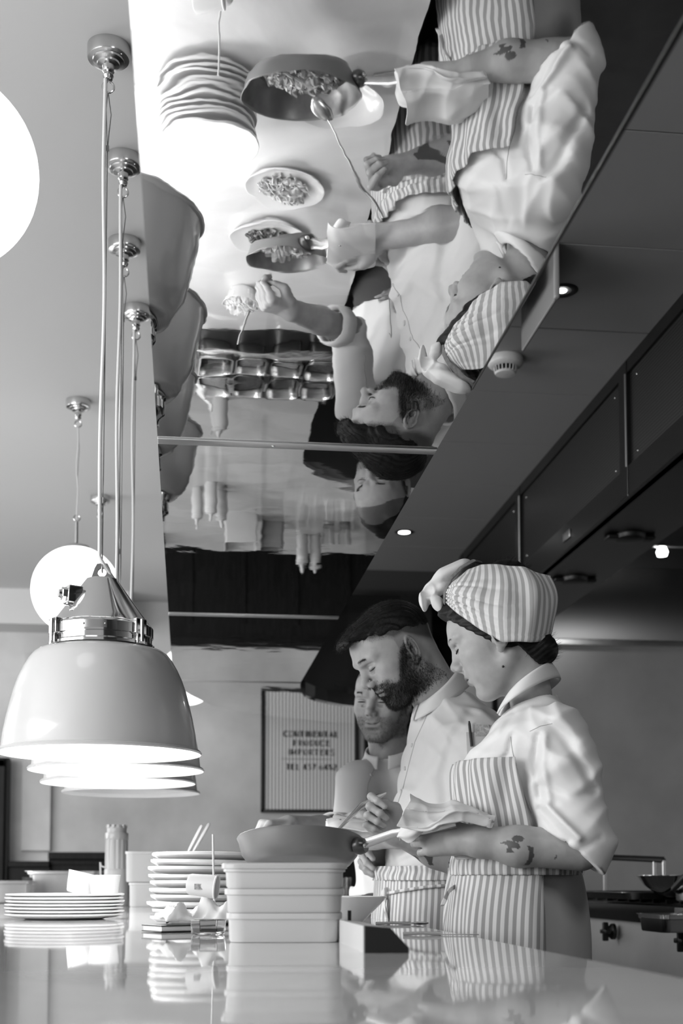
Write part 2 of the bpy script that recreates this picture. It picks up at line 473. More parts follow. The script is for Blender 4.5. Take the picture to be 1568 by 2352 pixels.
def pendant(x, y, rim_h, label, rot=0.0, lit=True):
    zr = 1.0+rim_h
    root = empty('pendant_lamp', (x, y, 0), label, 'lamp', 'industrial pendant lamps over the pass', rot)
    out = [(.2315, .000), (.2335, .004), (.2300, .0085), (.2235, .0105), (.2220, .016), (.2190, .045), (.2120, .082), (.2040, .115), (.1960, .146),
           (.1870, .172), (.1760, .196), (.1640, .217), (.1540, .230), (.1420, .238), (.122, .243), (.105, .245)]
    inn = [(.103, .241), (.1500, .226), (.1600, .214), (.1720, .193), (.1830, .169), (.1920, .143), (.2000, .113), (.2080, .081), (.2150, .044), (.2180, .012), (.2285, .002), (.2315, .000)]
    sh = MB().lathe(out, (0, 0, zr), 96).obj('lamp_shade', M_enamel, root)
    MB().lathe(inn, (0, 0, zr), 96).obj('shade_lining', M_enamel_in, sh)
    MB().lathe([(.0005, .195), (.02, .190), (.036, .17), (.042, .14), (.036, .11), (.02, .095), (.0005, .090)], (0, 0, zr), 24).obj('bulb', M_bulb if lit else M_white_plastic, root)
    MB().lathe([(.0005, .242), (.03, .242), (.03, .19), (.0005, .19)], (0, 0, zr), 20).obj('bulb_holder', M_white_plastic, root)
    # polished cast housing: collar, ribs and a faceted cone
    m_ = MB()
    m_.lathe([(.104, .242), (.122, .246), (.122, .252), (.116, .256), (.116, .268), (.119, .270), (.119, .292), (.114, .298), (.110, .300)], (0, 0, zr), 48)
    cone = [(.112, .300), (.106, .312), (.0405, .402), (.036, .408), (.0005, .409)]
    seg = 64; P = []; F = []
    for j, (r, z) in enumerate(cone):
        for k in range(seg):
            a = 2*PI*k/seg
            oct_ = math.cos(PI/8)/math.cos(((a+PI/8) % (PI/4))-PI/8)
            t = min(1, j/2.0)*0.75
            P.append((r*((1-t)+t*oct_)*math.cos(a), r*((1-t)+t*oct_)*math.sin(a), zr+z))
    for j in range(len(cone)-1):
        for k in range(seg): F.append((j*seg+k, j*seg+(k+1) % seg, (j+1)*seg+(k+1) % seg, (j+1)*seg+k))
    m_.add(P, F)
    hs = m_.obj('lamp_housing', M_chrome, root, True, 24)
    for a in (-2.55, -0.72, 0.75, 2.35):
        m_ = MB(); R_ = RZ(a)
        m_.box(R_@np.array((.117, 0, zr+.285)), (.020, .034, .036), R=R_, bev=.003)
        m_.box(R_@np.array((.120, 0, zr+.256)), (.016, .026, .026), R=R_, bev=.004)
        m_.tube([R_@np.array((.127, 0, zr+.250)), R_@np.array((.127, 0, zr+.30))], .005, 8)
        m_.obj('clamp', M_chrome, hs)
    m_ = MB(); R_ = RZ(-PI/2+.05)
    for k in range(7):
        a = -.26+.52*k/6
        pass
    n_ = 8; P = []; F = []
    for k in range(n_+1):
        a = -PI/2-.30+.46*k/n_
        for z in (.274, .291): P.append((.1200*math.cos(a), .1200*math.sin(a), zr+z))
        for z in (.291, .274): P.append((.1185*math.cos(a), .1185*math.sin(a), zr+z))
    for k in range(n_):
        for q in range(4): F.append((k*4+q, k*4+(q+1) % 4, (k+1)*4+(q+1) % 4, (k+1)*4+q))
    m_.add(P, F)
    for a in (-PI/2-.27, -PI/2+.13): m_.sphere((.1205*math.cos(a), .1205*math.sin(a), zr+.2825), .0022, 8, 6)
    m_.obj('maker_plate', M_nickel, hs)
    # eye tab
    m_ = MB(); poly = []
    a_ = [(-.028, .400), (.030, .400), (.016, .440), (.012, .446), (-.010, .446), (-.015, .440)]
    hole = [(.0105*math.cos(2*PI*k/12), .424+.0105*math.sin(2*PI*k/12)) for k in range(12)]
    outr = []
    import bisect
    for k in range(12):      # outline sampled radially about the hole
        a = 2*PI*k/12; dx, dz = math.cos(a), math.sin(a); best = 1e9
        for i in range(6):
            (x1, z1), (x2, z2) = a_[i], a_[(i+1) % 6]
            ex, ez = x2-x1, z2-z1; den = dx*ez-dz*ex
            if abs(den) < 1e-9: continue
            t = ((x1)*ez-(z1-.424)*ex)/den; u = ((x1)*dz-(z1-.424)*dx)/den
            if t > 0 and -1e-6 <= u <= 1+1e-6: best = min(best, t)
        outr.append((best*dx, .424+best*dz))
    P = []
    for yy in (-.0045, .0045):
        for (x1, z1) in hole+outr: P.append((x1, yy, zr+z1))
    F = []
    for k in range(12):
        j = (k+1) % 12
        F += [(k, 12+k, 12+j, j), (24+k, 24+j, 36+j, 36+k), (k, j, 24+j, 24+k), (12+k, 36+k, 36+j, 12+j)]
    m_.add(P, F); m_.obj('eye_tab', M_chrome, hs, True, 30)
    # cable gland on the left flank
    g = np.array((-.072, -.040, zr+.362)); R_ = frame_z((-.93, -.36, .05))
    m_ = MB(); m_.box(g+R_@np.array((0, 0, -.010)), (.040, .042, .034), R=R_, bev=.003)
    ho = m_.obj('gland_block', M_chrome, hs)
    m_ = MB(); m_.lathe([(.0005, .018), (.014, .018), (.016, .016), (.016, .004), (.014, .002), (.0005, .002)], g, 6, R=R_)
    m_.lathe([(.0005, .024), (.009, .024), (.010, .018)], g, 20, R=R_)
    m_.obj('gland_nut', M_chrome, hs, True, 20)
    for ch in root.children_recursive:            # the lamp body at its true size
        for v in ch.data.vertices:
            v.co.x *= LS; v.co.y *= LS; v.co.z = zr+(v.co.z-zr)*LS
    # suspension
    ceiling_rose(root, HC)
    hk = HC-.105
    m_ = MB(); m_.tube([(0.0, 0, hk), (.004, .002, hk-.03), (.0075, 0, hk-.055), (.003, 0, hk-.10), (0.0, 0, hk-.14), (0, 0, 2.2), (0, 0, zr+.410)], .0013, 6)
    m_.tube([(0.0, 0, hk), (-.004, .002, hk-.04), (-.002, 0, hk-.09), (0.0, 0, hk-.14)], .0012, 6)
    m_.torus((0, 0, zr+.414), .010, .0012, RY(PI/2)@RX(0), 16, 6)
    m_.obj('suspension_wire', M_wire, root)
    MB().tube([(0, 0, hk-.128), (0, 0, hk-.142)], .0035, 8).obj('crimp', M_wire, root); MB().tube([(0.0, 0, zr+.56), (0, 0, zr+.573)], .0035, 8).obj('crimp', M_wire, root)
    pts = []
    z0, z1 = HC-.078, zr+.44
    for k in range(29):
        t = k/28.; z = z0+(z1-z0)*t
        pts.append((-.006+.0035*math.sin(t*9+x*60+y*3)*(t*(1-t)*4), -.004+.003*math.sin(t*7+y), z))
    pts += [(-.002, -.006, zr+.430), (.010, -.004, zr+.412), (.024, .002, zr+.392), (.034, .006, zr+.380)]
    MB().tube(pts, .0042, 8).obj('flex', M_cord, root)
    for zt in (hk-.118, 1.95+.05*math.sin(y*5)):
        pass
    return root
LAMPS = [(-.188, 2.895, .2735, 'pale enamel dome pendant lamp nearest the camera, with polished housing and cable gland'),
         (-.176, 3.352, .2745, 'pale dome pendant lamp directly behind the nearest one, its lit rim just below it'),
         (-.194, 3.808, .2755, 'third pendant lamp back along the pass, lit rim showing under the second'),
         (-.176, 4.262, .277, 'unlit pale dome pendant lamp, farthest of the row over the pass')]
for i, (x, y, h, lb) in enumerate(LAMPS):
    pendant(x, y, h, lb, 0.0, i < 3)
    if i == 3: continue
    l = bpy.data.lights.new('lamp_glow', 'POINT'); l.energy = 3.2; l.shadow_soft_size = 0.045
    lo = bpy.data.objects.new('lamp_glow', l); COL.objects.link(lo); lo.location = (x, y, 1+h+.06)

def globe(x, y, zc, r, label, rose=True, hang=0.0):
    root = empty('globe_lamp', (x, y, 0), label, 'lamp', 'opal globe lamps hanging from the ceiling')
    o = MB().sphere((0, 0, zc), r, 64, 32).obj('globe', M_opal, root)
    MB().lathe([(.0005, r+.012), (.022, r+.012), (.05, r+.002), (.062, r-.020), (.060, r-.022)], (0, 0, zc), 32).obj('gallery', M_nickel, root)
    MB().tube([(0, 0, zc+r+.01), (0, 0, zc+r+.10)], .006, 10).obj('stem', M_nickel, root)
    m_ = MB(); m_.torus((0, 0, zc+r+.115), .012, .0025, RX(PI/2), 20, 8); m_.obj('ring', M_nickel, root)
    ceiling_rose(root, HC, 1.0)
    pts = [(0.004*math.sin(k*.9)*(k/12.)*(1-k/12.)*4, 0, HC-.10+(zc+r+.11-HC+.10)*k/12.) for k in range(13)]
    MB().tube(pts, .0028, 6).obj('flex', M_cord, root)
    m_ = MB(); m_.tube([(0.002, .003, HC-.10), (.006, .002, HC-.2), (.001, 0, HC-.30), (0.0, 0.002, zc+r+.12)], .0011, 6); m_.obj('suspension_wire', M_wire, root)
    return root
p = W(180, 920, 5.05); globe(p[0]+.0, p[1], 2.13, .172, 'glowing opal globe lamp behind the nearest pendant lamp')
p = W(221, 1103, 6.05); globe(p[0]+.0, p[1]+.3, 2.02, .172, 'opal globe lamp mostly hidden behind the row of pendant lamps')
p = W(-132, 390, 2.25); globe(p[0], p[1], p[2], .168, 'large glowing opal globe cut off by the left edge of the view')
p = W(432, 1560, 7.6); globe(p[0], p[1], p[2]+.02, .172, 'opal globe lamp farthest back, half hidden by the canopy end')
for (x, y, z) in ((W(150, 1355, 5.13)), ):
    l = bpy.data.lights.new('globe_glow', 'POINT'); l.energy = 4.0; l.shadow_soft_size = 0.17
    lo = bpy.data.objects.new('globe_glow', l); COL.objects.link(lo); lo.location = (x, y, z-.25)

# ------------------------------------------------------------------ kitchen ceiling fittings
def downlight(px, py, label, e=True):
    D = DC(py); p = W(px, py, D)
    root = empty('downlight', (p[0], p[1], HC), label, 'ceiling light')
    MB().lathe([(.031, -.002), (.036, -.004), (.047, -.004), (.052, -.001), (.052, .0)], (0, 0, 0), 36).obj('trim_ring', M_dark, root)
    kr = 1 if e else .5; MB().lathe([(.0005, -.003), (.031*kr, -.003), (.031*kr, -.001), (.0005, -.001)], (0, 0, 0), 24).obj('lens', M_down, root)
    l = bpy.data.lights.new('downlight_beam', 'SPOT'); l.energy = 16 if px < 1000 else 3; l.spot_size = 1.9; l.spot_blend = 0.8; l.shadow_soft_size = 0.03
    lo = bpy.data.objects.new('downlight_beam', l); COL.objects.link(lo); lo.location = (p[0], p[1], HC-.02)
    return root
downlight(928, 1222, 'round recessed downlight in the tiled kitchen ceiling above the bearded chef')
downlight(1290, 667, 'recessed downlight beside the clear-edged box fitting on the kitchen ceiling', False)
# smoke detector
D = DC(822); p = W(1160, 822, D)
sm = empty('smoke_detector', (p[0], p[1], HC), 'round white smoke detector on the tiled kitchen ceiling', 'smoke detector')
k = 1.2
MB().lathe([(.0005, 0), (.0520*k, 0), (.0535*k, -.004), (.0535*k, -.020*k), (.050*k, -.025*k), (.041*k, -.029*k), (.0345*k, -.030*k)], (0, 0, 0), 40).obj('base', M_white_plastic, sm)
MB().lathe([(.0280*k, -.028*k), (.0280*k, -.046*k)], (0, 0, 0), 30).obj('chamber', M_dark, sm)
m_ = MB()
for i in range(18):
    a = 2*PI*i/18; m_.tube([(.034*k*math.cos(a), .034*k*math.sin(a), -.029*k), (.0315*k*math.cos(a), .0315*k*math.sin(a), -.046*k)], .0018*k, 6)
m_.obj('grille', M_white_plastic, sm)
MB().lathe([(.0315*k, -.044*k), (.0325*k, -.047*k), (.0300*k, -.051*k), (.018*k, -.053*k), (.0005, -.0535*k)], (0, 0, 0), 32).obj('cap', M_white_plastic, sm)
# emergency light box with a clear blade hanging at its side
em = empty('emergency_light', (1.0, 3.87, HC), 'frosted box fitting with a clear-edged hanging blade on the kitchen ceiling', 'ceiling light')
m_ = MB(); m_.box((-.055, .05, -.055), (.19, .42, .11), bev=.03); m_.obj('housing', mat('frosted_plastic', .46, .3), em)
m_ = MB(); m_.box((.08, .0, -.085), (.010, .38, .17), bev=.004); m_.obj('hanging_blade', mat('grey_acrylic', .40, .2, trans=.3), em)
m_ = MB(); m_.box((.08, -.20, -.085), (.018, .022, .17), bev=.006); m_.obj('clear_edge', mat('clear_acrylic', .9, .08, trans=.6), em)

# ------------------------------------------------------------------ extractor hood
HX, HB = 1.580, 2.385
hd = empty('extractor_hood', (HX, 4.5, HB), 'long dark steel extractor hood with ribbed filter panels above the range', 'extractor hood')
Y0, Y1 = 1.4, 7.40
def loc(x, y, z): return (x-HX, y-4.5, z-HB)
m_ = MB()
m_.box(loc(HX+.02, (Y0+Y1)/2, HB+.055), (.04, Y1-Y0, .11)); m_.box(loc(HX+.02, (Y0+Y1)/2, HC-.025), (.04, Y1-Y0, .05))
seams = [1.40, 2.95, 4.53, 6.06, 7.40]
for y in seams: m_.box(loc(HX+.018, min(max(y, Y0+.03), Y1-.03), (HB+HC)/2), (.040, .085, HC-HB-.01))
m_.obj('fascia_frame', M_hood, hd, False)
for a, b in zip(seams[:-1], seams[1:]):
    m_ = MB(); m_.box((0, 0, 0), (.02, b-a-.085, HC-HB-.16)); o = m_.obj('filter_panel', M_mesh, hd, False, loc=loc(HX+.022, (a+b)/2, (HB+.11+HC-.05)/2))
    for yy in (-(b-a)/2+.12, (b-a)/2-.12):
        for zz in (-.14, .14): MB().sphere((-.011, yy, zz), .004, 8, 6).obj('rivet', M_chrome, o)
for y in (4.53, 6.06):
    m_ = MB(); m_.tube([loc(HX-.002, y-.03, HB+.11), loc(HX-.002, y-.03, HC-.05)], .004, 6); m_.tube([loc(HX-.001, y-.04, HB), loc(HX-.001, y-.04, HB+.11)], .0015, 6)
    m_.obj('panel_edge', M_steel, hd)
m_ = MB(); m_.box(loc(HX+.18, (Y0+Y1)/2, HB+.006), (.33, Y1-Y0, .012)); m_.obj('soffit', M_hood, hd, False)
m_ = MB(); m_.box(loc(HX+.345, (Y0+Y1)/2, HB+.22), (.015, Y1-Y0, .43)); m_.box(loc(HX+.9, (Y0+Y1)/2, HB+.47), (1.2, Y1-Y0, .015)); m_.box(loc(HX+1.45, (Y0+Y1)/2, HB+.22), (.015, Y1-Y0, .50))
m_.obj('inner_lining', M_hood, hd, False)
m_ = MB(); m_.box(loc(HX+.9, Y1-.008, HB+.24), (1.1, .012, .46)); m_.obj('end_panel', M_aniso, hd, False)
for y in (5.02, 5.78, 3.6):
    m_ = MB(); m_.lathe([(.0005, -.022), (.05, -.022), (.062, -.016), (.066, -.004), (.066, .0)], loc(HX+.19, y, HB), 28, sx=1.0, sy=1.1)
    m_.box(loc(HX+.19, y, HB-.010), (.20, .06, .018), bev=.008); m_.obj('soffit_fitting', M_dark, hd)
m_ = MB(); m_.box(loc(HX-.003, 5.25, HB+.055), (.006, .10, .035), bev=.002); m_.obj('latch', M_steel, hd)
p = W(1520, 1268, 6.6)
m_ = MB(); m_.tube([loc(p[0]-.10, p[1], p[2]+.03), loc(p[0]+.30, p[1], p[2]+.03)], .008, 8); m_.obj('lamp_rail', M_steel, hd)
m_ = MB(); m_.lathe([(.0005, -.02), (.024, -.02), (.03, .0), (.02, .025), (.0005, .03)], loc(p[0], p[1], p[2]), 40); m_.obj('lamp', M_down, hd)
l = bpy.data.lights.new('hood_lamp_glow', 'POINT'); l.energy = 1.5; l.shadow_soft_size = 0.04
lo = bpy.data.objects.new('hood_lamp_glow', l); COL.objects.link(lo); lo.location = (p[0], p[1]-.05, p[2]-.06)

# ------------------------------------------------------------------ range
RT = 0.91
rg = empty('cooking_range', (1.6, 5.0, 0), 'steel cooking range along the wall behind the chefs, with black control knobs', 'range')
m_ = MB(); m_.box((.42, 0, RT-.02), (.84, 4.7, .04), bev=.004); m_.obj('range_top', mat('dark_steel_top', .10, .3, .9), rg)
m_ = MB(); m_.box((-.004, .55, RT-.03), (.012, 3.4, .06)); m_.obj('top_edge', M_black_gloss, rg, False)
m_ = MB(); m_.box((-.006, -1.35, RT-.028), (.016, .95, .055), bev=.003); m_.obj('front_rail', M_steel, rg)
m_ = MB()
pr = [(.05, 0.0), (.05, .62), (.0, .66), (.02, RT-.06), (.8, RT-.06), (.8, 0)]
m_.prism([(x, z) for x, z in pr], -2.33, 2.33, R=np.array(((1, 0, 0), (0, 0, 1), (0, 1, 0))))
m_.obj('body', M_steel_wall, rg, False)
def knob(y, z):
    o = MB(); o.lathe([(.0005, .0), (.030, .0), (.030, .012), (.022, .020), (.020, .03), (.0005, .03)], (0.0, y, z), 20, R=RY(-PI/2))
    o.box((-.035, y, z), (.022, .070, .016), bev=.004); o.box((-.035, y, z), (.022, .016, .070), bev=.004)
    return o.obj('control_knob', M_dark, rg)
for y in (-.23, -.98, .52): knob(y, RT-.105)
o = empty('range_items', (0, 0, 0)); bpy.data.objects.remove(o)
# ================================================================== things on the pass
def ordinal(i): return ['top', 'second', 'third', 'fourth', 'fifth', 'sixth', 'seventh', 'eighth', 'ninth', 'tenth', 'eleventh', 'twelfth'][i]
def plate_mb(r, h, t=.0035, foot=.55, well=.62):
    pr = [(.0005, t*.5), (foot*r, t*.5), (foot*r, 0), ((foot+.05)*r, 0), ((foot+.10)*r, t*.5), (.86*r, h*.30), (.955*r, h*.58), (.992*r, h-t*.9), (r, h-t*.45), (r*.996, h-t*.1), (r*.985, h),
          (.965*r, h-t*.15), (.86*r, h*.52+t*.6), (well*r, t*1.6), (.0005, t*1.4)]
    return MB().lathe(pr, seg=80)
def plate_stack(px, D, r, n, dz, h, label_of, group, jit, seed, foot=.55, toptilt=0.0, t=.0045):
    rnd = random.Random(seed)
    p = W(px, 2020, D)
    src = plate_mb(r, h, t, foot=foot).obj('plate', M_china)
    for i in range(n):
        o = src if i == 0 else src.copy()
        if i: COL.objects.link(o)
        o.location = (p[0]+rnd.uniform(-jit, jit), p[1]+rnd.uniform(-jit, jit), CT+dz*i+.0004)
        o.rotation_euler = (0, toptilt*i/n, rnd.uniform(0, 6))
        tag(o, label_of(n-1-i), 'plate', group)
    return p
pl = plate_stack(150, 3.33, .149, 7, .0083, .0145, lambda k: '%s plate from the top of the low white stack at the left' % ordinal(k) if k else 'top plate of the low white stack at the left, ramekins behind it',
            'plates in the low stack at the left', .0025, 3, foot=.60)
pm = plate_stack(463, 2.93, .116, 10, .0153, .0205, lambda k: '%s coupe plate down the tall white stack beside the pan' % ordinal(k) if k else 'top coupe plate of the tall white stack beside the pan',
            'coupe plates in the tall stack', .0065, 5, foot=.5, toptilt=.02, t=.0075)

def ramekin(loc_, tilt, label, az=0):
    pr = [(.0005, .0), (.030, .0), (.033, .004), (.0335, .010), (.0345, .012), (.0395, .050), (.0405, .055), (.0385, .0555), (.0365, .052), (.0315, .010), (.0005, .008)]
    o = MB().lathe(pr, seg=48).obj('ramekin', M_china, loc=loc_)
    o.rotation_euler = (0, tilt, az)
    return tag(o, label, 'ramekin', 'white ramekins on the plates')
zt = CT+6*.0083+.006
p = W(240, 2050, 3.33); ramekin((p[0], p[1], zt), 0, 'upright white ramekin standing on the low plate stack')
p = W(186, 2050, 3.40); ramekin((p[0]-.006, p[1], zt+.0075), math.radians(14), 'tilted white ramekin leaning beside the upright one on the low plate stack')

# translucent tubs
M_tub = mat('milky_plastic', .80, .28, trans=.25, ior=1.3)
M_tub2 = mat('clear_lid_plastic', .85, .18, trans=.35, ior=1.3)
def rrect(hx, hy, r, seg=5):
    out = []
    for (sx, sy, a0) in ((1, 1, 0), (-1, 1, 90), (-1, -1, 180), (1, -1, 270)):
        for k in range(seg+1):
            a = math.radians(a0+90*k/seg); out.append((sx*(hx-r)+r*math.cos(a), sy*(hy-r)+r*math.sin(a)))
    return out
def loft(levels):
    """levels: (hx, hy, r, z)"""
    P = []; F = []
    for hx, hy, r, z in levels: P += [(x, y, z) for x, y in rrect(hx, hy, min(r, hx*.98, hy*.98))]
    n = 24
    for j in range(len(levels)-1):
        for k in range(n): F.append((j*n+k, j*n+(k+1) % n, (j+1)*n+(k+1) % n, (j+1)*n+k))
    F.append(tuple(reversed(range(n)))); F.append(tuple(range((len(levels)-1)*n, len(levels)*n)))
    return MB().add(P, F)
def tub(x, y, z, hx, hy, h, label, m=None, lid=False, rz=0.0, group=None, cat='tub', name='storage_tub', cr=.028):
    root = empty(name, (x, y, z), label, cat, group, rz)
    t = .0018
    lv = [(hx*.92, hy*.92, cr*.8, 0), (hx*.95, hy*.95, cr, .004), (hx*.96, hy*.96, cr, h-.012), (hx*.965, hy*.965, cr, h-.010), (hx, hy, cr*1.1, h-.009), (hx, hy, cr*1.1, h-.002), (hx*.995, hy*.995, cr*1.1, h),
          (hx*.93, hy*.93, cr, h), (hx*.93, hy*.93, cr, h-.01), (hx*.88, hy*.88, cr, .006), (hx*.84, hy*.84, cr*.8, .004)]
    loft(lv).obj('tub_body', m or M_tub, root, True, 40)
    if lid:
        lv = [(hx*1.0, hy*1.0, cr*1.1, h-.004), (hx*1.03, hy*1.03, cr*1.15, h-.004), (hx*1.03, hy*1.03, cr*1.15, h+.003), (hx*1.0, hy*1.0, cr*1.1, h+.005), (hx*.9, hy*.9, cr, h+.005), (hx*.88, hy*.88, cr, h+.002)]
        loft(lv).obj('lid', M_tub2, root, True, 40)
    return root
p = W(654, 2150, 2.15); zz = CT+.0005
for i, (h, hx, lid) in enumerate(((.046, .093, False), (.038, .096, False), (.036, .098, True))):
    tub(p[0], p[1], zz, hx, .075, h, ['lowest milky plastic tub of the blurred stack nearest the camera', 'middle milky plastic tub of the blurred stack nearest the camera',
        'lidded milky plastic tub on top of the blurred stack nearest the camera'][i], lid=lid, group='plastic tubs stacked in the foreground', rz=-.1)
    zz += h+.0005
p = W(346, 2080, 4.86); zz = CT+.0005
for i, (h, hx) in enumerate(((.088, .080), (.112, .094))):
    tub(p[0]+.0*i, p[1], zz, hx, .07, h, ['lower round-cornered white tub between the flask and the tall plate stack', 'upper wide-rimmed white tub stacked behind the tall plate stack'][i],
        m=M_white_plastic, group='white tubs beside the flask', cat='tub')
    zz += h+.002

# tall flask
p = W(266, 2080, 4.95)
M_flask = mat('flask_plastic', .50, .35); M_flask2 = mat('flask_clear', .60, .2, trans=.2)
fl = empty('insulated_flask', (p[0], p[1], CT), 'tall pale ribbed flask with a notched cap standing behind the low plate stack', 'flask')
MB().lathe([(.0005, 0), (.042, 0), (.0445, .004), (.0445, .095), (.0455, .10), (.0455, .135), (.043, .140)], seg=48).obj('body', M_flask, fl)
m_ = MB(); P = []; F = []; seg = 72
prof = [(.0415, .140), (.0415, .250), (.0440, .253), (.0440, .272), (.0425, .276)]
for j, (r, z) in enumerate(prof):
    for k in range(seg):
        a = 2*PI*k/seg; rr = r+(.0016*math.cos(a*14) if j < 2 else 0); P.append((rr*math.cos(a), rr*math.sin(a), z))
for j in range(len(prof)-1):
    for k in range(seg): F.append((j*seg+k, j*seg+(k+1) % seg, (j+1)*seg+(k+1) % seg, (j+1)*seg+k))
m_.add(P, F); m_.obj('fluted_neck', M_flask2, fl)
m_ = MB(); m_.lathe([(.037, .274), (.037, .296), (.034, .300), (.0005, .300)], seg=40)
for k in range(10):
    a = 2*PI*k/10; m_.box((.034*math.cos(a), .034*math.sin(a), .300), (.010, .013, .014), rz=a, bev=.002)
m_.obj('cap', M_flask, fl)
MB().tube([(-.040, 0, .145), (-.056, 0, .150), (-.060, 0, .165), (-.058, 0, .120), (-.052, 0, .085), (-.044, 0, .080)], .0035, 8).obj('handle', M_white_plastic, fl)

# steel gastronorm pans at the far left
M_pan = mat('gastronorm_steel', .62, .24, 1.0)
def gn_pan(x, y, z, hx, hy, h, label, group=None, rz=0.0, name='gastronorm_pan', open_=True):
    root = empty(name, (x, y, z), label, 'metal pan', group, rz)
    lv = [(hx*.84, hy*.84, .02, 0), (hx*.88, hy*.88, .025, .004), (hx*.92, hy*.92, .025, h-.016), (hx*.97, hy*.97, .025, h-.013), (hx*.97, hy*.97, .025, h-.003),
          (hx*1.04, hy*1.04, .03, h-.002), (hx*1.04, hy*1.04, .03, h), (hx*.95, hy*.95, .025, h), (hx*.90, hy*.90, .025, h-.014), (hx*.86, hy*.86, .025, .006), (hx*.8, hy*.8, .02, .003)]
    loft(lv).obj('pan_body', M_pan, root, True, 35)
    return root
p = W(150, 2050, 6.0); o = gn_pan(p[0], p[1], CT, .165, .13, .138, 'large steel pan with a dark label on the far counter behind the ramekins', 'steel pans on the far counter')
m_ = MB(); m_.box((-.155, -.118, .085), (.05, .003, .05), rz=.1); m_.obj('label_sticker', mat('dark_sticker', .08, .6, noise=.6, nscale=60), o)
p = W(12, 2050, 5.6); gn_pan(p[0], p[1], CT, .13, .11, .095, 'smaller steel pan at the far left edge, behind the low plate stack', 'steel pans on the far counter')
m_ = MB(); m_.tube([T(205, 1995, 5.95), T(216, 1990, 5.95), T(226, 1996, 5.95)], .003, 6)

# palette knives leaning out of an insert
def palette_knife(a, b, label):
    a, b = np.array(a), np.array(b); c = (a+b)/2
    root = empty('palette_knife', tuple(a), label, 'knife', 'palette knives behind the tall plate stack')
    d = (b-a)
    MB().tube([d*.45, d*.5, d*.60, d*.8, d*.96, d*1.0], [.005, .0085, .0095, .0105, .0095, .004], 12, flat=.55).obj('handle', M_white_plastic, root)
    MB().tube([d*0, d*.2, d*.46], [.006, .008, .006], 8, flat=.12).obj('blade', M_pan, root)
palette_knife(T(405, 2010, 4.30), T(464, 1895, 4.22), 'left of two white-handled palette knives leaning behind the tall plate stack')
palette_knife(T(412, 2012, 4.36), T(481, 1891, 4.30), 'right of two white-handled palette knives leaning behind the tall plate stack')

# rack of small inserts (seen in the canopy mirror)
p0 = V3(0, 4.55, 0)
rk = empty('topping_rack', (.275, 4.56, CT), 'steel topping rack of square inserts behind the tall plate stack, shown in the canopy mirror', 'rack')
m_ = MB()
for y in (-.185, 0.0, .185): m_.box((0, y, .062), (.50, .012, .012), bev=.002)
for x in (-.25, .25): m_.box((x, 0, .062), (.012, .38, .012), bev=.002)
for x in (-.25, .25):
    for y in (-.185, .185): m_.box((x, y, .031), (.012, .012, .062))
m_.obj('frame', M_pan, rk)
m_ = MB(); m_.box((0.0, 0.0, .0015), (.56, .46, .003)); m_.obj('base_tray', M_dark, rk)
M_fill = [mat('sauce_dark', .03, .25, bump=.4, bscale=90), mat('herbs_mid', .12, .6, noise=.6, nscale=70, bump=.8, bscale=80), mat('cheese_pale', .6, .6, noise=.2, nscale=60, bump=.6, bscale=90), mat('onion_grey', .30, .4, noise=.4, nscale=60, bump=.8, bscale=80)]
srcp = None; n_ = 0
for j in range(2):
    for i in range(4):
        x, y = .275-.186+.124*i, 4.56-.093+.186*j
        r_ = gn_pan(x, y, CT+.004, .056, .080, .075, '%s square insert in the %s row of the topping rack' % (['leftmost', 'second', 'third', 'rightmost'][i], ['near', 'far'][j]), 'inserts of the topping rack')
        loft([(.044, .064, .02, .028), (.046, .066, .02, .040+.006*((i+j) % 2)), (.030, .050, .02, .046+.006*((i+j) % 2))]).obj('filling', M_fill[(i*3+j*2) % 4], r_)
        n_ += 1
# squeeze bottles
def bottle(px, D, label, k=1.0):
    p = W(px, 2069, D)
    root = empty('squeeze_bottle', (p[0], p[1], CT), label, 'bottle', 'squeeze bottles on the far counter')
    MB().lathe([(.0005, 0), (.026*k, 0), (.028*k, .004), (.028*k, .125*k), (.024*k, .135*k)], seg=28).obj('body', M_tub, root)
    MB().lathe([(.0275*k, .130*k), (.0275*k, .150*k), (.010*k, .158*k), (.004*k, .195*k), (.0005, .196*k)], seg=28).obj('nozzle_cap', M_white_plastic, root)
bottle(446, 6.1, 'leftmost squeeze bottle behind the tall plate stack, seen in the mirror')
bottle(478, 6.0, 'middle squeeze bottle behind the tall plate stack, seen in the mirror')
bottle(503, 6.12, 'right squeeze bottle of the three behind the tall plate stack')
bottle(692, 6.95, 'left squeeze bottle of the pair at the far end of the counter', 1.1)
bottle(722, 6.98, 'right squeeze bottle of the pair at the far end of the counter', 1.1)
p = W(548, 2060, 6.6); tub(p[0], p[1], CT, .085, .07, .16, 'tall white box on the far counter between the squeeze bottles', m=M_white_plastic, name='storage_box', cat='box', cr=.008)
p = W(622, 2060, 6.7); tub(p[0], p[1], CT, .06, .06, .14, 'grey tub on the far counter beside the white box', m=mat('grey_plastic', .28, .35), cr=.02)
for px, lb in ((752, 'left'), (792, 'right')):
    p = W(px, 2060, 6.75)
    tag(MB().lathe([(.0005, .0), (.03, .0), (.036, .11), (.0345, .11), (.029, .004), (.0005, .004)], seg=32).obj('glass', mat('drinking_glass', .9, .05, trans=.95), loc=(p[0], p[1], CT)), '%s small drinking glass at the far end of the counter' % lb, 'glass', 'glasses at the far end')
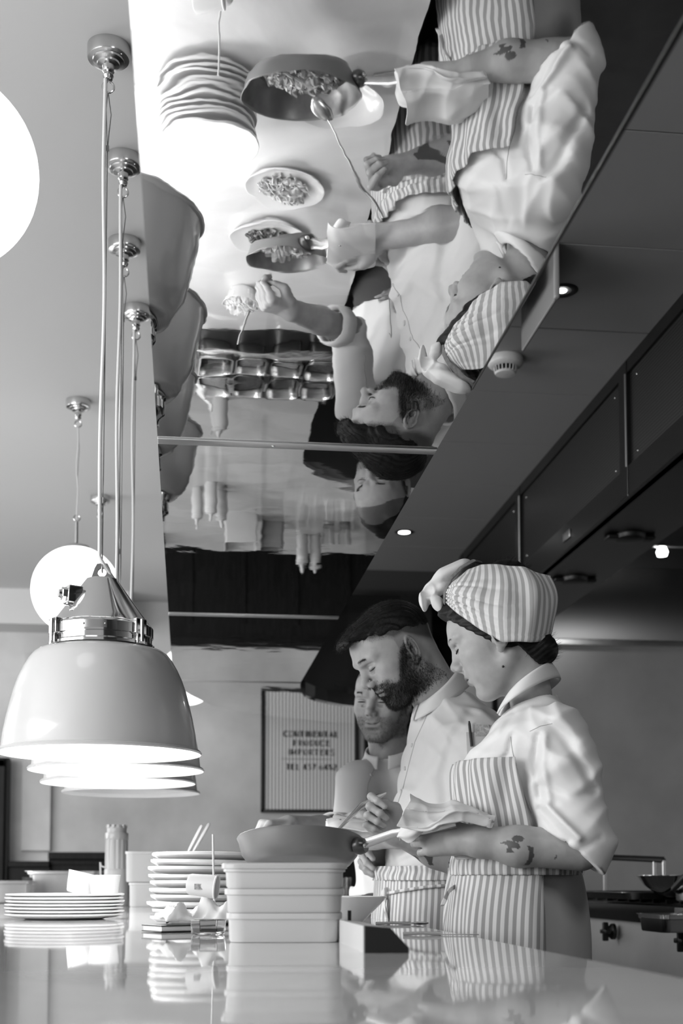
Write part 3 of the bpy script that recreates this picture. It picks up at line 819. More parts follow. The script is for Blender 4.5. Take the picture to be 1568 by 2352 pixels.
# dark lidded pot showing behind the tubs
p = W(330, 1943, 7.0)
pt = empty('lidded_pot', (p[0], p[1], CT), 'dark lidded pot far back behind the flask and tubs', 'pot')
MB().lathe([(.0005, 0), (.095, 0), (.10, .01), (.10, .150), (.104, .153)], seg=40).obj('body', M_dark, pt)
MB().lathe([(.106, .153), (.106, .159), (.08, .172), (.02, .178), (.0005, .179)], seg=40).obj('lid', M_black_gloss, pt)
MB().lathe([(.012, .176), (.009, .186), (.018, .192), (.0005, .196)], seg=20).obj('knob', M_dark, pt)
# little jar with a crown-shaped lid
p = W(497, 1950, 4.95)
jr = empty('spice_jar', (p[0], p[1], CT+.0), 'small pale jar with spiky pour cap showing over the tall plate stack', 'jar')
MB().lathe([(.0005, 0), (.030, 0), (.032, .01), (.032, .09), (.026, .105), (.024, .12)], seg=28).obj('body', M_tub, jr)
m_ = MB(); m_.lathe([(.026, .112), (.028, .118), (.026, .126), (.012, .130), (.004, .146), (.0005, .147)], seg=28)
m_.tube([(-.026, 0, .112), (-.034, 0, .14)], .004, 8); m_.tube([(.022, 0, .122), (.034, -.01, .118)], .004, 8)
m_.obj('pour_cap', M_white_plastic, jr)
tag(MB().tube([T(494, 2136, 2.62), T(490, 1990, 2.62), T(489, 1916, 2.62)], .0022, 8).obj('skewer', mat('wood_pick', .7, .5)), 'thin pale skewer standing upright beside the tall plate stack', 'skewer')

# crumpled paper, notebook, tag and little glass in front of the tall stack
def crumple(name, c, sx, sy, h, seed, m, nu=34, nv=26, rough=.5, rz=0.0, th=.0012):
    rnd = np.random.RandomState(seed)
    u = np.linspace(-1, 1, nu); v = np.linspace(-1, 1, nv); U, Vv = np.meshgrid(u, v, indexing='ij')
    Z = np.zeros_like(U)
    for k in range(9):
        a = rnd.uniform(0, PI); f = rnd.uniform(1.5, 5.0); ph = rnd.uniform(0, 6)
        w = np.cos(a)*U+np.sin(a)*Vv
        Z += (1-np.abs(np.sin(f*w+ph)))**1.5*rnd.uniform(.3, 1)/f
    Z = (Z-Z.min())/(Z.max()-Z.min())
    env = np.clip(1.15-.9*np.maximum(np.abs(U), np.abs(Vv))**3, 0.05, 1)
    Z = Z*env*h
    X = U*sx*(1+.10*np.sin(3*Vv+seed)); Y = Vv*sy*(1+.12*np.cos(2.5*U+seed))
    P = np.stack([X, Y, Z], -1).reshape(-1, 3)@RZ(rz).T
    F = [(i*nv+j, (i+1)*nv+j, (i+1)*nv+j+1, i*nv+j+1) for i in range(nu-1) for j in range(nv-1)]
    o = mesh_obj(name, P, F, m, None, True, 50, loc=c)
    md = o.modifiers.new('t', 'SOLIDIFY'); md.thickness = th; md.offset = 1
    return o
M_paper = mat('white_paper', .78, .7)
M_cloth = mat('white_kitchen_cloth', .74, .9, bump=.5, bscale=900, bdist=.0006, sheen=.2)
p = W(447, 2090, 2.55); o = crumple('paper_wrap', (p[0]+.006, p[1], CT+.014), .070, .048, .064, 11, M_paper, rz=.3)
tag(o, 'crumpled white paper lying in front of the tall plate stack', 'paper')
p = W(412, 2100, 2.52); bk = empty('notebook', (p[0], p[1], CT+.001), 'dark-covered notebook under the crumpled paper', 'notebook')
m_ = MB(); m_.box((0, 0, .006), (.115, .075, .009)); m_.obj('pages', M_paper, bk)
m_ = MB(); m_.box((0, 0, .0012), (.120, .080, .002)); m_.box((0, 0, .0118), (.120, .080, .002)); m_.obj('cover', M_dark, bk)
bk.rotation_euler = (0, 0, .5)
# roll of paper tape / label roll
p = W(464, 2034, 2.52); tg = empty('paper_cup', (p[0], p[1], p[2]), 'white paper cup lying on its side on the crumpled paper beside the foreground tubs', 'cup')
Rc = RZ(-.25)@RY(PI/2+.12)
m_ = MB(); m_.lathe([(.0005, -.028), (.012, -.029), (.0185, -.027), (.0205, -.022), (.0225, .026), (.0245, .028), (.0240, .030), (.0215, .029), (.0190, -.020), (.0005, -.022)], seg=40, R=Rc); m_.obj('cup', M_paper, tg)
m_ = MB(); m_.box((-.004, -.0210, -.002), (.022, .0010, .011)); m_.obj('print', mat('grey_print', .45, .7, noise=.4, nscale=200), tg)
p = W(478, 2112, 2.36); gb = empty('glass_dish', (p[0], p[1], CT+.001), 'small clear glass dish with dark contents beside the foreground tubs', 'dish')
m_ = MB(); m_.lathe([(.0005, 0), (.028, 0), (.030, .003), (.032, .026), (.0305, .027), (.027, .005), (.0005, .004)], seg=6); m_.obj('bowl', mat('clear_glass', .95, .03, trans=1.0), gb, True, 20)
m_ = MB(); m_.lathe([(.0005, .0052), (.0255, .0052), (.027, .012), (.0005, .013)], seg=6); m_.obj('contents', mat('olive_dark', .02, .3), gb)

# ticket rail with black end, beside a black stopper
D0 = 1.80
tr = empty('ticket_rail', (.272, 1.92, CT), 'pale ticket rail with a black angled end cap lying along the counter', 'ticket rail')
poly = [(-.028, 0), (.030, 0), (.030, .007), (.006, .033), (-.028, .036)]
Rm = np.array(((1, 0, 0), (0, 0, 1), (0, 1, 0)))
m_ = MB(); m_.prism(poly, -.14, .16, R=Rm); m_.obj('rail_body', M_white_plastic, tr, False)
m_ = MB(); m_.prism([(x*1.04, z*1.03) for x, z in poly], -.152, -.138, R=Rm); m_.obj('end_cap', M_dark, tr, False)
p = W(806, 2150, 2.10); st = empty('bottle_stopper', (p[0], p[1]+.02, CT), 'round black stopper beside the pale ticket rail', 'stopper')
MB().lathe([(.0005, 0), (.021, 0), (.023, .003), (.022, .012), (.010, .018), (.0005, .019)], seg=28).obj('base', M_dark, st)
MB().tube([(0, 0, .015), (0, 0, .050)], .003, 8).obj('pin', M_dark, st)

def cutlery(px0, px1, py, label, spoon=True):
    D = .1*FPX/(py-2020)*.985
    a, b = W(px0, py, D), W(px1, py+2, D)
    root = empty('spoon' if spoon else 'knife', (a[0], a[1], CT), label, 'cutlery')
    d = b-a; d[2] = 0
    MB().tube([(0, 0, .003), d*.5+(0, 0, .0045), d*.97+(0, 0, .003)], [.0035, .003, .004], 8, flat=.4).obj('handle', M_pan, root)
    u = d/np.linalg.norm(d)
    if spoon: MB().sphere(d+u*.018+np.array((0, 0, .004)), .02, 20, 10, sc=(1.0, .55, .18), R=RZ(math.atan2(d[1], d[0]))).obj('spoon_bowl', M_pan, root)
    else: MB().box(tuple(d+u*.03+np.array((0, 0, .002))), (.07, .015, .0015), R=RZ(math.atan2(d[1], d[0]))).obj('blade', M_pan, root)
cutlery(862, 945, 2122, 'spoon lying on the counter just behind the ticket rail', True)
cutlery(925, 1015, 2146, 'table knife lying on the counter right of the ticket rail', False)

# bowls, plates and pans of food
M_food = mat('pasta_sauce', .30, .35, noise=.75, nscale=38, bump=.5, bscale=60)
M_food2 = mat('pasta_ribbons', .46, .4, noise=.4, nscale=30)
def strands(n, r, seed, m, parent, z=0.0, h=.018, thick=.0028, name='pasta', ln=.05):
    rnd = np.random.RandomState(seed); mb_ = MB()
    for k in range(n):
        a = rnd.uniform(0, 2*PI); q = r*math.sqrt(rnd.uniform(0, 1)); x, y = q*math.cos(a), q*math.sin(a)
        d = rnd.uniform(0, 2*PI); c = rnd.uniform(-14, 14); pts = []; zz = z+h*(1-(q/r)**2)*rnd.uniform(.4, 1)+.003
        for i in range(6):
            pts.append((x, y, zz+.004*math.sin(i*1.3+k))); x += ln/6*math.cos(d); y += ln/6*math.sin(d); d += c*ln/6*5
            if math.hypot(x, y) > r*1.02: break
        if len(pts) > 2: mb_.tube(pts, thick, 5)
    o = mb_.obj(name, m, parent); o['kind'] = 'stuff'
    return o
p = W(645, 2020, 3.38)
pp = empty('pasta_plate', (p[0], p[1], CT+.0005), 'white plate of dressed pasta on the counter between the two pans, seen in the mirror', 'plate of food')
plate_mb(.110, .018, foot=.5).obj('plate', M_china, pp)
strands(170, .070, 4, M_food2, pp, z=.007, h=.020)
p = W(782, 2020, 2.93)
pb = empty('shallow_bowl', (p[0], p[1], CT+.0005), 'white shallow bowl under the right side of the nearer frying pan', 'bowl')
MB().lathe([(.0005, .002), (.040, .002), (.041, .0), (.046, .0), (.048, .004), (.085, .040), (.1035, .060), (.103, .062), (.1000, .061), (.082, .044), (.044, .008), (.0005, .006)], seg=64).obj('bowl', M_china, pb)
p = W(620, 2020, 3.67)
pq = empty('served_plate', (p[0]-.02, p[1]-.02, CT+.0005), 'white plate with dark food on the counter under the farther frying pan', 'plate of food')
plate_mb(.108, .018, foot=.5).obj('plate', M_china, pq)
strands(120, .06, 8, mat('dark_stew', .10, .3, noise=.6, nscale=50), pq, z=.007, h=.016, thick=.004, ln=.03)
p = W(548, 2020, 4.02)
ch = empty('cheese_bowl', (p[0], p[1], CT+.0005), 'bowl heaped with white grated cheese beside the farther frying pan', 'bowl of food')
MB().lathe([(.0005, .002), (.03, .0), (.035, .004), (.058, .045), (.056, .046), (.03, .008), (.0005, .006)], seg=40).obj('bowl', M_china, ch)
strands(260, .054, 9, mat('grated_cheese', .85, .6), ch, z=.03, h=.040, thick=.0016, name='grated_cheese', ln=.02)
MB().tube([(.02, .0, .06), (.01, .05, .085), (-.005, .11, .12)], [.004, .0025, .004], 8).obj('spoon_handle', M_pan, ch)

M_fry = mat('frying_pan_aluminium', .20, .40, .3)
M_fry_in = mat('frying_pan_inside', .16, .35, .4, noise=.3, nscale=20)
def frying_pan(c, r, h, tiltaxis, tilt, hdir, label, hl=.20, seed=1, rise=.25):
    """c: rim centre; hdir: handle azimuth"""
    root = empty('frying_pan', tuple(c), label, 'pan', 'frying pans held over the pass')
    R_ = np.array(Matrix.Rotation(tilt, 3, Vector(tiltaxis)))
    pr = [(.0005, -h), (r*.74, -h), (r*.82, -h+.004), (r*.93, -h*.60), (r*.985, -h*.12), (r*1.01, 0), (r*1.0, .0015), (r*.985, -.001), (r*.960, -h*.12), (r*.90, -h*.58), (r*.79, -h+.008)]
    MB().lathe(pr, seg=96, R=R_).obj('pan_body', M_fry, root)
    MB().lathe([(r*.972, -.002), (r*.955, -h*.12), (r*.895, -h*.57), (r*.78, -h+.0086), (.0005, -h+.0070)], seg=72, R=R_).obj('pan_lining', M_fry_in, root)
    m_ = strands(150, r*.62, seed, M_food, root, z=-h+.010, h=.014, thick=.0062, name='food', ln=.035)
    for v in m_.data.vertices: v.co = Vector(R_@np.array(v.co))
    m_ = strands(60, r*.60, seed+7, M_food2, root, z=-h+.014, h=.014, thick=.0035, name='pasta_ribbon', ln=.05)
    for v in m_.data.vertices: v.co = Vector(R_@np.array(v.co))
    hd_ = np.array((math.cos(hdir), math.sin(hdir), 0)); up = np.array((0, 0, 1.))
    q0 = hd_*r*.95+up*(-h*.42)
    pts = [R_@(q0), R_@(q0+hd_*.035+up*.008), R_@(q0+hd_*.08+up*.020), R_@(q0+hd_*hl*.7+up*(hl*.7*rise)), R_@(q0+hd_*hl+up*(hl*rise))]
    MB().tube(pts, [.011, .010, .009, .010, .011], 14, flat=.42).obj('handle', M_pan, root)
    m_ = MB(); side = np.cross(up, hd_)
    B = np.stack([side, up, hd_], 1)
    m_.lathe([(.0005, .013), (.018, .012), (.022, .006), (.024, .0), (.022, -.010), (.0005, -.012)], R_@(q0+hd_*.010+up*.0), 24, R=R_@B, sx=1.05, sy=.75)
    br = m_.obj('handle_bracket', mat('dark_bracket', .10, .3, .8), root)
    for s_ in (-1, 1):
        MB().sphere(R_@(q0+hd_*.022+side*.0105*s_+up*.003*s_), .0065, 14, 8, sc=(1, 1, .8)).obj('rivet', M_pan, br)
    return root
# ------------------------------------------------------------------ framed letterboard on the back wall
SX0, SX1, SZ0, SZ1 = .505, 1.17, 1.455, 2.26
SY = 8.885
sg = empty('letterboard_sign', ((SX0+SX1)/2, SY, SZ0), 'black-framed ribbed letterboard with dark deco lettering on the back wall', 'sign')
cx = (SX0+SX1)/2; sw = SX1-SX0; sh_ = SZ1-SZ0
m_ = MB(); m_.box((0, 0, sh_/2), (sw-.04, .014, sh_-.04)); m_.obj('board', M_board, sg, False)
m_ = MB()
for s_ in (-1, 1): m_.box((s_*(sw/2-.011), -.006, sh_/2), (.022, .034, sh_), bev=.003)
for z in (.011, sh_-.011): m_.box((0, -.006, z), (sw, .034, .022), bev=.003)
m_.obj('frame', M_dark, sg)
G = {  # deco strokes on a unit box: (kind, points); T thick, t thin
 'C': [('T', [(.95, .82), (.7, 1), (.35, 1), (.08, .75), (.08, .25), (.35, 0), (.7, 0), (.95, .18)])],
 'O': [('T', [(.12, .75), (.12, .25), (.38, .02)]), ('t', [(.38, .02), (.62, .02), (.92, .25), (.92, .75), (.62, .98), (.38, .98), (.12, .75)])],
 'N': [('T', [(.12, 0), (.12, 1)]), ('t', [(.12, 1), (.9, 0)]), ('t', [(.9, 0), (.9, 1)])],
 'T': [('T', [(.5, 0), (.5, 1)]), ('t', [(.02, .97), (.98, .97)])],
 'I': [('T', [(.5, 0), (.5, 1)])],
 'E': [('T', [(.18, 0), (.18, 1)]), ('t', [(.2, .97), (.9, .97)]), ('t', [(.2, .62), (.8, .62)]), ('t', [(.2, .03), (.9, .03)])],
 'A': [('t', [(.02, 0), (.5, 1)]), ('T', [(.5, 1), (.95, 0)]), ('t', [(.18, .3), (.8, .3)])],
 'L': [('T', [(.2, 0), (.2, 1)]), ('t', [(.2, .03), (.85, .03)])],
 'P': [('T', [(.2, 0), (.2, 1)]), ('t', [(.2, .97), (.65, .97), (.88, .82), (.88, .65), (.65, .5), (.2, .5)])],
 'R': [('T', [(.2, 0), (.2, 1)]), ('t', [(.2, .97), (.65, .97), (.88, .82), (.88, .65), (.65, .5), (.2, .5)]), ('t', [(.5, .5), (.92, 0)])],
 'D': [('T', [(.2, 0), (.2, 1)]), ('t', [(.2, .97), (.6, .97), (.92, .7), (.92, .3), (.6, .03), (.2, .03)])],
 'U': [('T', [(.15, 1), (.15, .25), (.35, .03)]), ('t', [(.35, .03), (.65, .03), (.88, .25), (.88, 1)])],
 'M': [('T', [(.1, 0), (.1, 1)]), ('t', [(.1, 1), (.5, .25), (.9, 1)]), ('T', [(.9, 1), (.9, 0)])],
 'S': [('T', [(.88, .85), (.65, .99), (.3, .99), (.12, .8), (.2, .6), (.8, .4), (.9, .2), (.7, .01), (.3, .01), (.1, .15)])],
 '4': [('t', [(.7, 1), (.05, .3), (.98, .3)]), ('T', [(.7, 1), (.7, 0)])],
 '3': [('T', [(.1, .95), (.85, .97), (.45, .58), (.85, .45), (.88, .2), (.6, .01), (.1, .1)])],
 '7': [('t', [(.08, .97), (.92, .97)]), ('T', [(.88, .95), (.35, 0)])],
 '6': [('t', [(.8, .97), (.3, .75)]), ('T', [(.3, .75), (.12, .4), (.15, .15)]), ('t', [(.15, .15), (.4, .02), (.75, .05), (.9, .3), (.75, .52), (.4, .55), (.15, .4)])],
 '8': [('T', [(.5, .55), (.18, .7), (.22, .92), (.5, 1)]), ('t', [(.5, 1), (.8, .92), (.82, .7), (.5, .55), (.12, .35), (.12, .12), (.5, .0)]), ('T', [(.5, .0), (.88, .12), (.9, .35), (.5, .55)])],
 '2': [('t', [(.1, .8), (.3, .99), (.7, .99), (.9, .8)]), ('T', [(.9, .8), (.8, .55), (.1, .03)]), ('t', [(.1, .03), (.95, .03)])],
}
def word(mb_, text, x0, x1, z, h, y):
    n = sum(.55 if c in 'I ' else (1.25 if c == 'M' else 1.0) for c in text); w = (x1-x0)/n; x = x0
    for c in text:
        cw = w*(.55 if c in 'I ' else (1.25 if c == 'M' else 1.0))
        for kind, pts in G.get(c, []):
            th = (.22 if kind == 'T' else .085)*h
            gw = cw*.74
            q = [(x+cw*.1+px*gw, z+pz*h) for px, pz in pts] if c != 'I' else [(x+cw*.5, z+pz*h) for px, pz in pts]
            for (ax, az), (bx, bz) in zip(q[:-1], q[1:]):
                # a calligraphic nib: thick across x
                dx = th/2 if abs(bz-az) > .25*abs(bx-ax) else 0; dz = 0 if dx else .05*h
                mb_.add([(ax-dx, y, az-dz), (ax+dx, y, az-dz if dz else az), (bx+dx, y, bz+dz if dz else bz), (bx-dx, y, bz+dz)] if dx else
                        [(ax, y, az-dz), (bx, y, bz-dz), (bx, y, bz+dz), (ax, y, az+dz)], [(0, 1, 2, 3)])
        x += cw
def txt(text, pxa, pxb, py, h):
    m_ = MB(); D = 8.86
    a, b = W(pxa, py, D), W(pxb, py, D)
    word(m_, text, a[0]-cx, b[0]-cx, a[2]-SZ0-h/2, h, -.0095)
    o = m_.obj('lettering', M_dark, sg, False)
    md = o.modifiers.new('t', 'SOLIDIFY'); md.thickness = .003; md.offset = 1
for a in (('CONTINENTAL', 651, 781, 1684), ('PRODUCE', 672, 762, 1705), ('IMPORTERS', 661, 773, 1726), ('TEL 437 6482', 657, 777, 1760)):
    txt(*a, .040)
m_ = MB()
MB_z = W(715, 1742, 8.86)[2]-SZ0
for k in range(40): m_.box((-.16+.34*k/39-.03, -.0085, MB_z), (.004, .003, .004))
m_.obj('dotted_rule', M_dark, sg)

# ------------------------------------------------------------------ shelf of jars on the dark kitchen wall, above the bend
sf = empty('wall_shelf', (.95, 8.55, 2.28), 'dark wall shelf seen through the gap beyond the canopy bend', 'shelf')
m_ = MB(); m_.box((.1, 0, 0), (.95, .20, .03)); m_.obj('shelf_board', M_black_wood, sf)
def sp(px, py): return W(px, py, 8.45)
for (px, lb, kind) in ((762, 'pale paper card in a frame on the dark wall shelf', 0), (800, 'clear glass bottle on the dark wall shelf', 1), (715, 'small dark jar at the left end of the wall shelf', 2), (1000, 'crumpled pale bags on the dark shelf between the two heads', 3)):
    q = sp(px, 1600)
    if kind == 0:
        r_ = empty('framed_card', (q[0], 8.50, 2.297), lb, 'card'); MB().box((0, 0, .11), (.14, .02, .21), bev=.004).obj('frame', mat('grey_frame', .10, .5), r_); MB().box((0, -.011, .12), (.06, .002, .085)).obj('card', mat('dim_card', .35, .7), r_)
    elif kind == 1:
        r_ = empty('glass_bottle', (q[0], 8.50, 2.297), lb, 'bottle'); MB().lathe([(.0005, 0), (.03, 0), (.032, .006), (.032, .13), (.013, .165), (.013, .20), (.0005, .2)], seg=24).obj('bottle', mat('green_glass', .35, .08, trans=.5), r_)
        MB().lathe([(.015, .198), (.015, .215), (.0005, .216)], seg=16).obj('cap', M_dark, r_)
    elif kind == 2:
        r_ = empty('storage_jar', (q[0], 8.50, 2.297), lb, 'jar'); MB().lathe([(.0005, 0), (.05, 0), (.05, .12), (.04, .13)], seg=28).obj('jar', mat('smoked_glass', .08, .1), r_); MB().lathe([(.047, .128), (.047, .15), (.0005, .152)], seg=24).obj('lid', M_dark, r_)
    else:
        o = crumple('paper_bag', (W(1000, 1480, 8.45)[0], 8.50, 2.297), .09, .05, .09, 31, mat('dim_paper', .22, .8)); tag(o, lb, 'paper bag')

# ------------------------------------------------------------------ things on the range
def on_range(px, D): p = W(px, 2020, D); return p[0], p[1]
p = W(1552, 2030, 4.45)
bw = empty('mixing_bowl', (p[0]+.02, p[1], RT+.030), 'wide steel mixing bowl on the range at the right edge', 'bowl')
MB().lathe([(.0005, 0), (.055, 0), (.085, .012), (.125, .040), (.146, .070), (.150, .073), (.1495, .0745), (.143, .071), (.122, .043), (.083, .015), (.0005, .003)], seg=64).obj('bowl', M_chrome, bw)
tr_ = empty('baking_tray', W(1420, 2048, 4.9)*np.array((1, 1, 0))+np.array((0.12, 0, RT+.020)), 'steel tray on the range behind the mixing bowl', 'tray')
loft([(.19, .30, .02, 0), (.20, .31, .02, .022), (.215, .325, .02, .024), (.215, .325, .02, .026), (.198, .308, .02, .026), (.188, .298, .02, .003)]).obj('tray', M_pan, tr_, True, 35)
sr = empty('gas_hob', (1.98, 4.75, RT), 'black gas hob grid across the range top', 'hob')
m_ = MB()
for k in range(14): m_.box((0, -.85+.13*k, .012), (.62, .014, .014))
for k in range(4): m_.box((-.28+.19*k, 0, .004), (.014, 1.75, .008))
m_.obj('pan_support', M_dark, sr)
rl = empty('pot_rail', (1.9, 6.1, RT), 'dark steel rail on posts above the far end of the range', 'rail')
a, b = W(1388, 1970, 5.6), W(1524, 1976, 5.2)
o_ = np.array((1.9, 6.1, RT))
m_ = MB(); m_.tube([a-o_, b-o_], .010, 10); m_.tube([a-o_+(0, 0, .012), b-o_+(0, 0, .012)], .003, 8); m_.obj('bar', M_black_gloss, rl)
for t in (.0, .85, 1.0):
    q = a+(b-a)*t-o_; MB().tube([q, (q[0], q[1], .0)], .007, 8).obj('post', M_steel, rl)
# saucepan with black handle and a steel one beyond
p = W(1538, 2050, 4.20)
sp_ = empty('saucepan', (p[0]+.10, p[1], RT+.020), 'small saucepan with a raised black handle at the right edge of the range', 'saucepan')
MB().lathe([(.0005, 0), (.07, 0), (.075, .004), (.078, .05), (.080, .052), (.0765, .052), (.072, .006), (.0005, .004)], seg=48).obj('pan_body', M_pan, sp_)
MB().tube([(-.075, -.01, .030), (-.10, -.03, .040), (-.085, -.085, .075), (-.078, -.12, .090)], [.007, .011, .014, .010], 12, flat=.7).obj('handle', M_dark, sp_)
# hanging insert at the range front
p = W(1535, 2095, 4.15)
hi = gn_pan(1.50, p[1]-.06, RT-.072, .07, .12, .055, 'dented steel insert hooked on the front rail of the range', None)
for y in (-.07, .07): MB().tube([(.05, y, .053), (.085, y, .062), (.085, y, .085)], .003, 6).obj('bracket', M_pan, hi)
o = crumple('range_cloth', (1.572, W(1530, 2130, 4.3)[1], RT-.22), .035, .03, .03, 41, M_cloth); bpy.data.objects.remove(o)
# ================================================================== sculpting kit (signed distances -> smooth skin)
f32 = np.float32
def v3(*a): return np.array(a, dtype=f32)
def smin(a, b, k):
    h = np.maximum(k-np.abs(a-b), 0)/k
    return np.minimum(a, b)-h*h*k*.25
def smax(a, b, k): return -smin(-a, -b, k)
def rcone(P, a, b, ra, rb):
    a = np.asarray(a, f32); b = np.asarray(b, f32); ab = b-a; pa = P-a
    t = np.clip((pa@ab)/max(float(ab@ab), 1e-12), 0, 1)
    return np.linalg.norm(pa-t[:, None]*ab, axis=1)-(ra+(rb-ra)*t)
def ell(P, c, r, R=None):
    q = P-np.asarray(c, f32)
    if R is not None: q = q@np.asarray(R, f32)
    r = np.asarray(r, f32)
    k0 = np.linalg.norm(q/r, axis=1); k1 = np.linalg.norm(q/(r*r), axis=1)
    return k0*(k0-1)/np.maximum(k1, 1e-9)
def chain(P, pts, rad, k=.004):
    d = None
    for i in range(len(pts)-1):
        e = rcone(P, pts[i], pts[i+1], rad[i], rad[i+1])
        d = e if d is None else smin(d, e, k)
    return d
def polyd(P, pts):
    d = None
    for a, b in zip(pts[:-1], pts[1:]):
        e = rcone(P, a, b, 0, 0); d = e if d is None else np.minimum(d, e)
    return d
def extract(f, lo, hi, res, steps=2, slack=1.35):
    lo = np.array(lo, float); hi = np.array(hi, float)
    B = 8
    nb = np.maximum(1, np.ceil((hi-lo)/(res*B)).astype(int)); n = nb*B+1
    D = np.empty(tuple(n), f32)
    ci = np.stack(np.meshgrid(*[np.arange(k) for k in nb], indexing='ij'), -1).reshape(-1, 3)
    cen = (lo+(ci*B+B/2)*res).astype(f32)
    dc = f(cen)
    act = np.abs(dc) < res*B*.87*slack+res
    for b_, s in zip(ci, dc):
        sl = tuple(slice(i*B, i*B+B+1) for i in b_)
        D[sl] = 1e3 if s > 0 else -1e3
    off = np.stack(np.meshgrid(*[np.arange(B+1)]*3, indexing='ij'), -1).reshape(-1, 3)
    idx = ci[act]
    CH = 400
    for s in range(0, len(idx), CH):
        blk = idx[s:s+CH]
        G_ = (blk[:, None, :]*B+off[None]).reshape(-1, 3)
        D[G_[:, 0], G_[:, 1], G_[:, 2]] = f((lo+G_*res).astype(f32))
    S = D < 0
    c = [S[i:n[0]-1+i, j:n[1]-1+j, k:n[2]-1+k] for i in (0, 1) for j in (0, 1) for k in (0, 1)]
    cnt_ = sum(x.astype(np.int8) for x in c)
    mixed = (cnt_ > 0) & (cnt_ < 8)
    vid = -np.ones(mixed.shape, np.int64)
    cells = np.argwhere(mixed); vid[mixed] = np.arange(len(cells))
    acc = np.zeros((len(cells), 3)); num = np.zeros(len(cells))
    cor = [(i, j, k) for i in (0, 1) for j in (0, 1) for k in (0, 1)]
    for a in range(8):
        for ax in range(3):
            if cor[a][ax] == 1: continue
            b = list(cor[a]); b[ax] = 1
            A = cells+np.array(cor[a]); Bv = cells+np.array(b)
            da = D[A[:, 0], A[:, 1], A[:, 2]]; db = D[Bv[:, 0], Bv[:, 1], Bv[:, 2]]
            m = (da < 0) != (db < 0)
            t = np.where(m, np.clip(da/np.where(m, da-db, 1), 0, 1), 0)
            t = np.where(np.maximum(abs(da), abs(db)) > 500, .5, t)
            p = A.astype(float); p[:, ax] += t
            acc += p*m[:, None]; num += m
    Vv = (lo+acc/num[:, None]*res)
    F = []
    for ax in range(3):
        sl0 = [slice(None)]*3; sl1 = [slice(None)]*3
        sl0[ax] = slice(0, n[ax]-1); sl1[ax] = slice(1, n[ax])
        ch = S[tuple(sl0)] != S[tuple(sl1)]
        e = np.argwhere(ch)
        u, w = [(1, 2), (2, 0), (0, 1)][ax]
        e = e[(e[:, u] > 0) & (e[:, w] > 0) & (e[:, u] < n[u]-1) & (e[:, w] < n[w]-1)]
        if not len(e): continue
        ins = S[e[:, 0], e[:, 1], e[:, 2]]
        q = []
        for du, dw in ((-1, -1), (0, -1), (0, 0), (-1, 0)):
            g = e.copy(); g[:, u] += du; g[:, w] += dw
            q.append(vid[g[:, 0], g[:, 1], g[:, 2]])
        q = np.stack(q, 1)
        q[~ins] = q[~ins][:, ::-1]
        F.append(q[(q >= 0).all(1)])
    F = np.concatenate(F)
    for _ in range(steps):
        p = Vv.astype(f32); h = res*.5
        d = f(p)
        g = np.stack([f(p+v3(h, 0, 0))-f(p-v3(h, 0, 0)), f(p+v3(0, h, 0))-f(p-v3(0, h, 0)), f(p+v3(0, 0, h))-f(p-v3(0, 0, h))], 1)/(2*h)
        gn = (g*g).sum(1); stp = (d/np.maximum(gn, .15))[:, None]*g
        ln = np.linalg.norm(stp, axis=1); stp *= np.minimum(1, res*.7/np.maximum(ln, 1e-9))[:, None]
        Vv = Vv-stp
    return Vv, F
def normals_of(f, P, h=.0015):
    P = P.astype(f32)
    g = np.stack([f(P+v3(h, 0, 0))-f(P-v3(h, 0, 0)), f(P+v3(0, h, 0))-f(P-v3(0, h, 0)), f(P+v3(0, 0, h))-f(P-v3(0, 0, h))], 1)
    return g/np.maximum(np.linalg.norm(g, axis=1), 1e-9)[:, None]
def merge(parts):
    V_, F_ = [], []; k = 0
    for v, f in parts:
        V_.append(v); F_.append(np.asarray(f)+k); k += len(v)
    return np.concatenate(V_), np.concatenate(F_)
def sk_obj(name, VF, m, parent, angle=180):
    o = mesh_obj(name, VF[0], VF[1], m, parent, True, angle)
    return o
def put_attr(o, name, vals):
    a = o.data.attributes.new(name, 'FLOAT', 'POINT'); a.data.foreach_set('value', np.asarray(vals, f32))
def wrinkle(P, seed, freq=16., dirs=None, n=5, warp=.05, sharp=2.0):
    rnd = np.random.RandomState(seed); out = 0
    Q = P+np.sin(P[:, [1, 2, 0]]*11.+seed).astype(f32)*f32(warp)
    for i in range(n):
        if dirs is None: d = rnd.randn(3)
        else:
            d = np.array(dirs[i % len(dirs)], float)+rnd.randn(3)*.18
        d /= np.linalg.norm(d); fr = freq*rnd.uniform(.6, 1.5)
        ph = rnd.uniform(0, 6.28)
        am = .5+.5*np.sin(Q@(rnd.randn(3)*7).astype(f32)+rnd.uniform(0, 6))
        out = out+(1-np.sqrt(np.sin(Q@(d*fr).astype(f32)+ph)**2*.96+.04))**sharp*am
    return (out/n).astype(f32)

# --- materials of people
def mat_skin(name, v, stub=0.0):
    m = mat(name, v, 0.46, noise=.07, nscale=60, bump=.12, bscale=350, bdist=.0006)
    n = m.node_tree.nodes; l = m.node_tree.links
    b = n['Principled BSDF']; b.inputs['Specular IOR Level'].default_value = .42
    src = b.inputs['Base Color'].links[0].from_socket
    at = n.new('ShaderNodeAttribute'); at.attribute_name = 'ink'
    mx = n.new('ShaderNodeMix'); mx.data_type = 'RGBA'
    l.new(at.outputs['Fac'], mx.inputs[0]); l.new(src, mx.inputs[6]); mx.inputs[7].default_value = (.035, .035, .035, 1)
    l.new(mx.outputs[2], b.inputs['Base Color'])
    return m
SK_W = mat_skin('skin_woman', .37); SK_M = mat_skin('skin_man', .40); SK_T = mat_skin('skin_third', .36)
M_hair = mat('dark_hair', .007, .5, noise=.5, nscale=90, spec=.25)
M_beard = mat('beard_hair', .014, .5, spec=.3)
M_grizzle = mat('grizzled_hair', .13, .55)
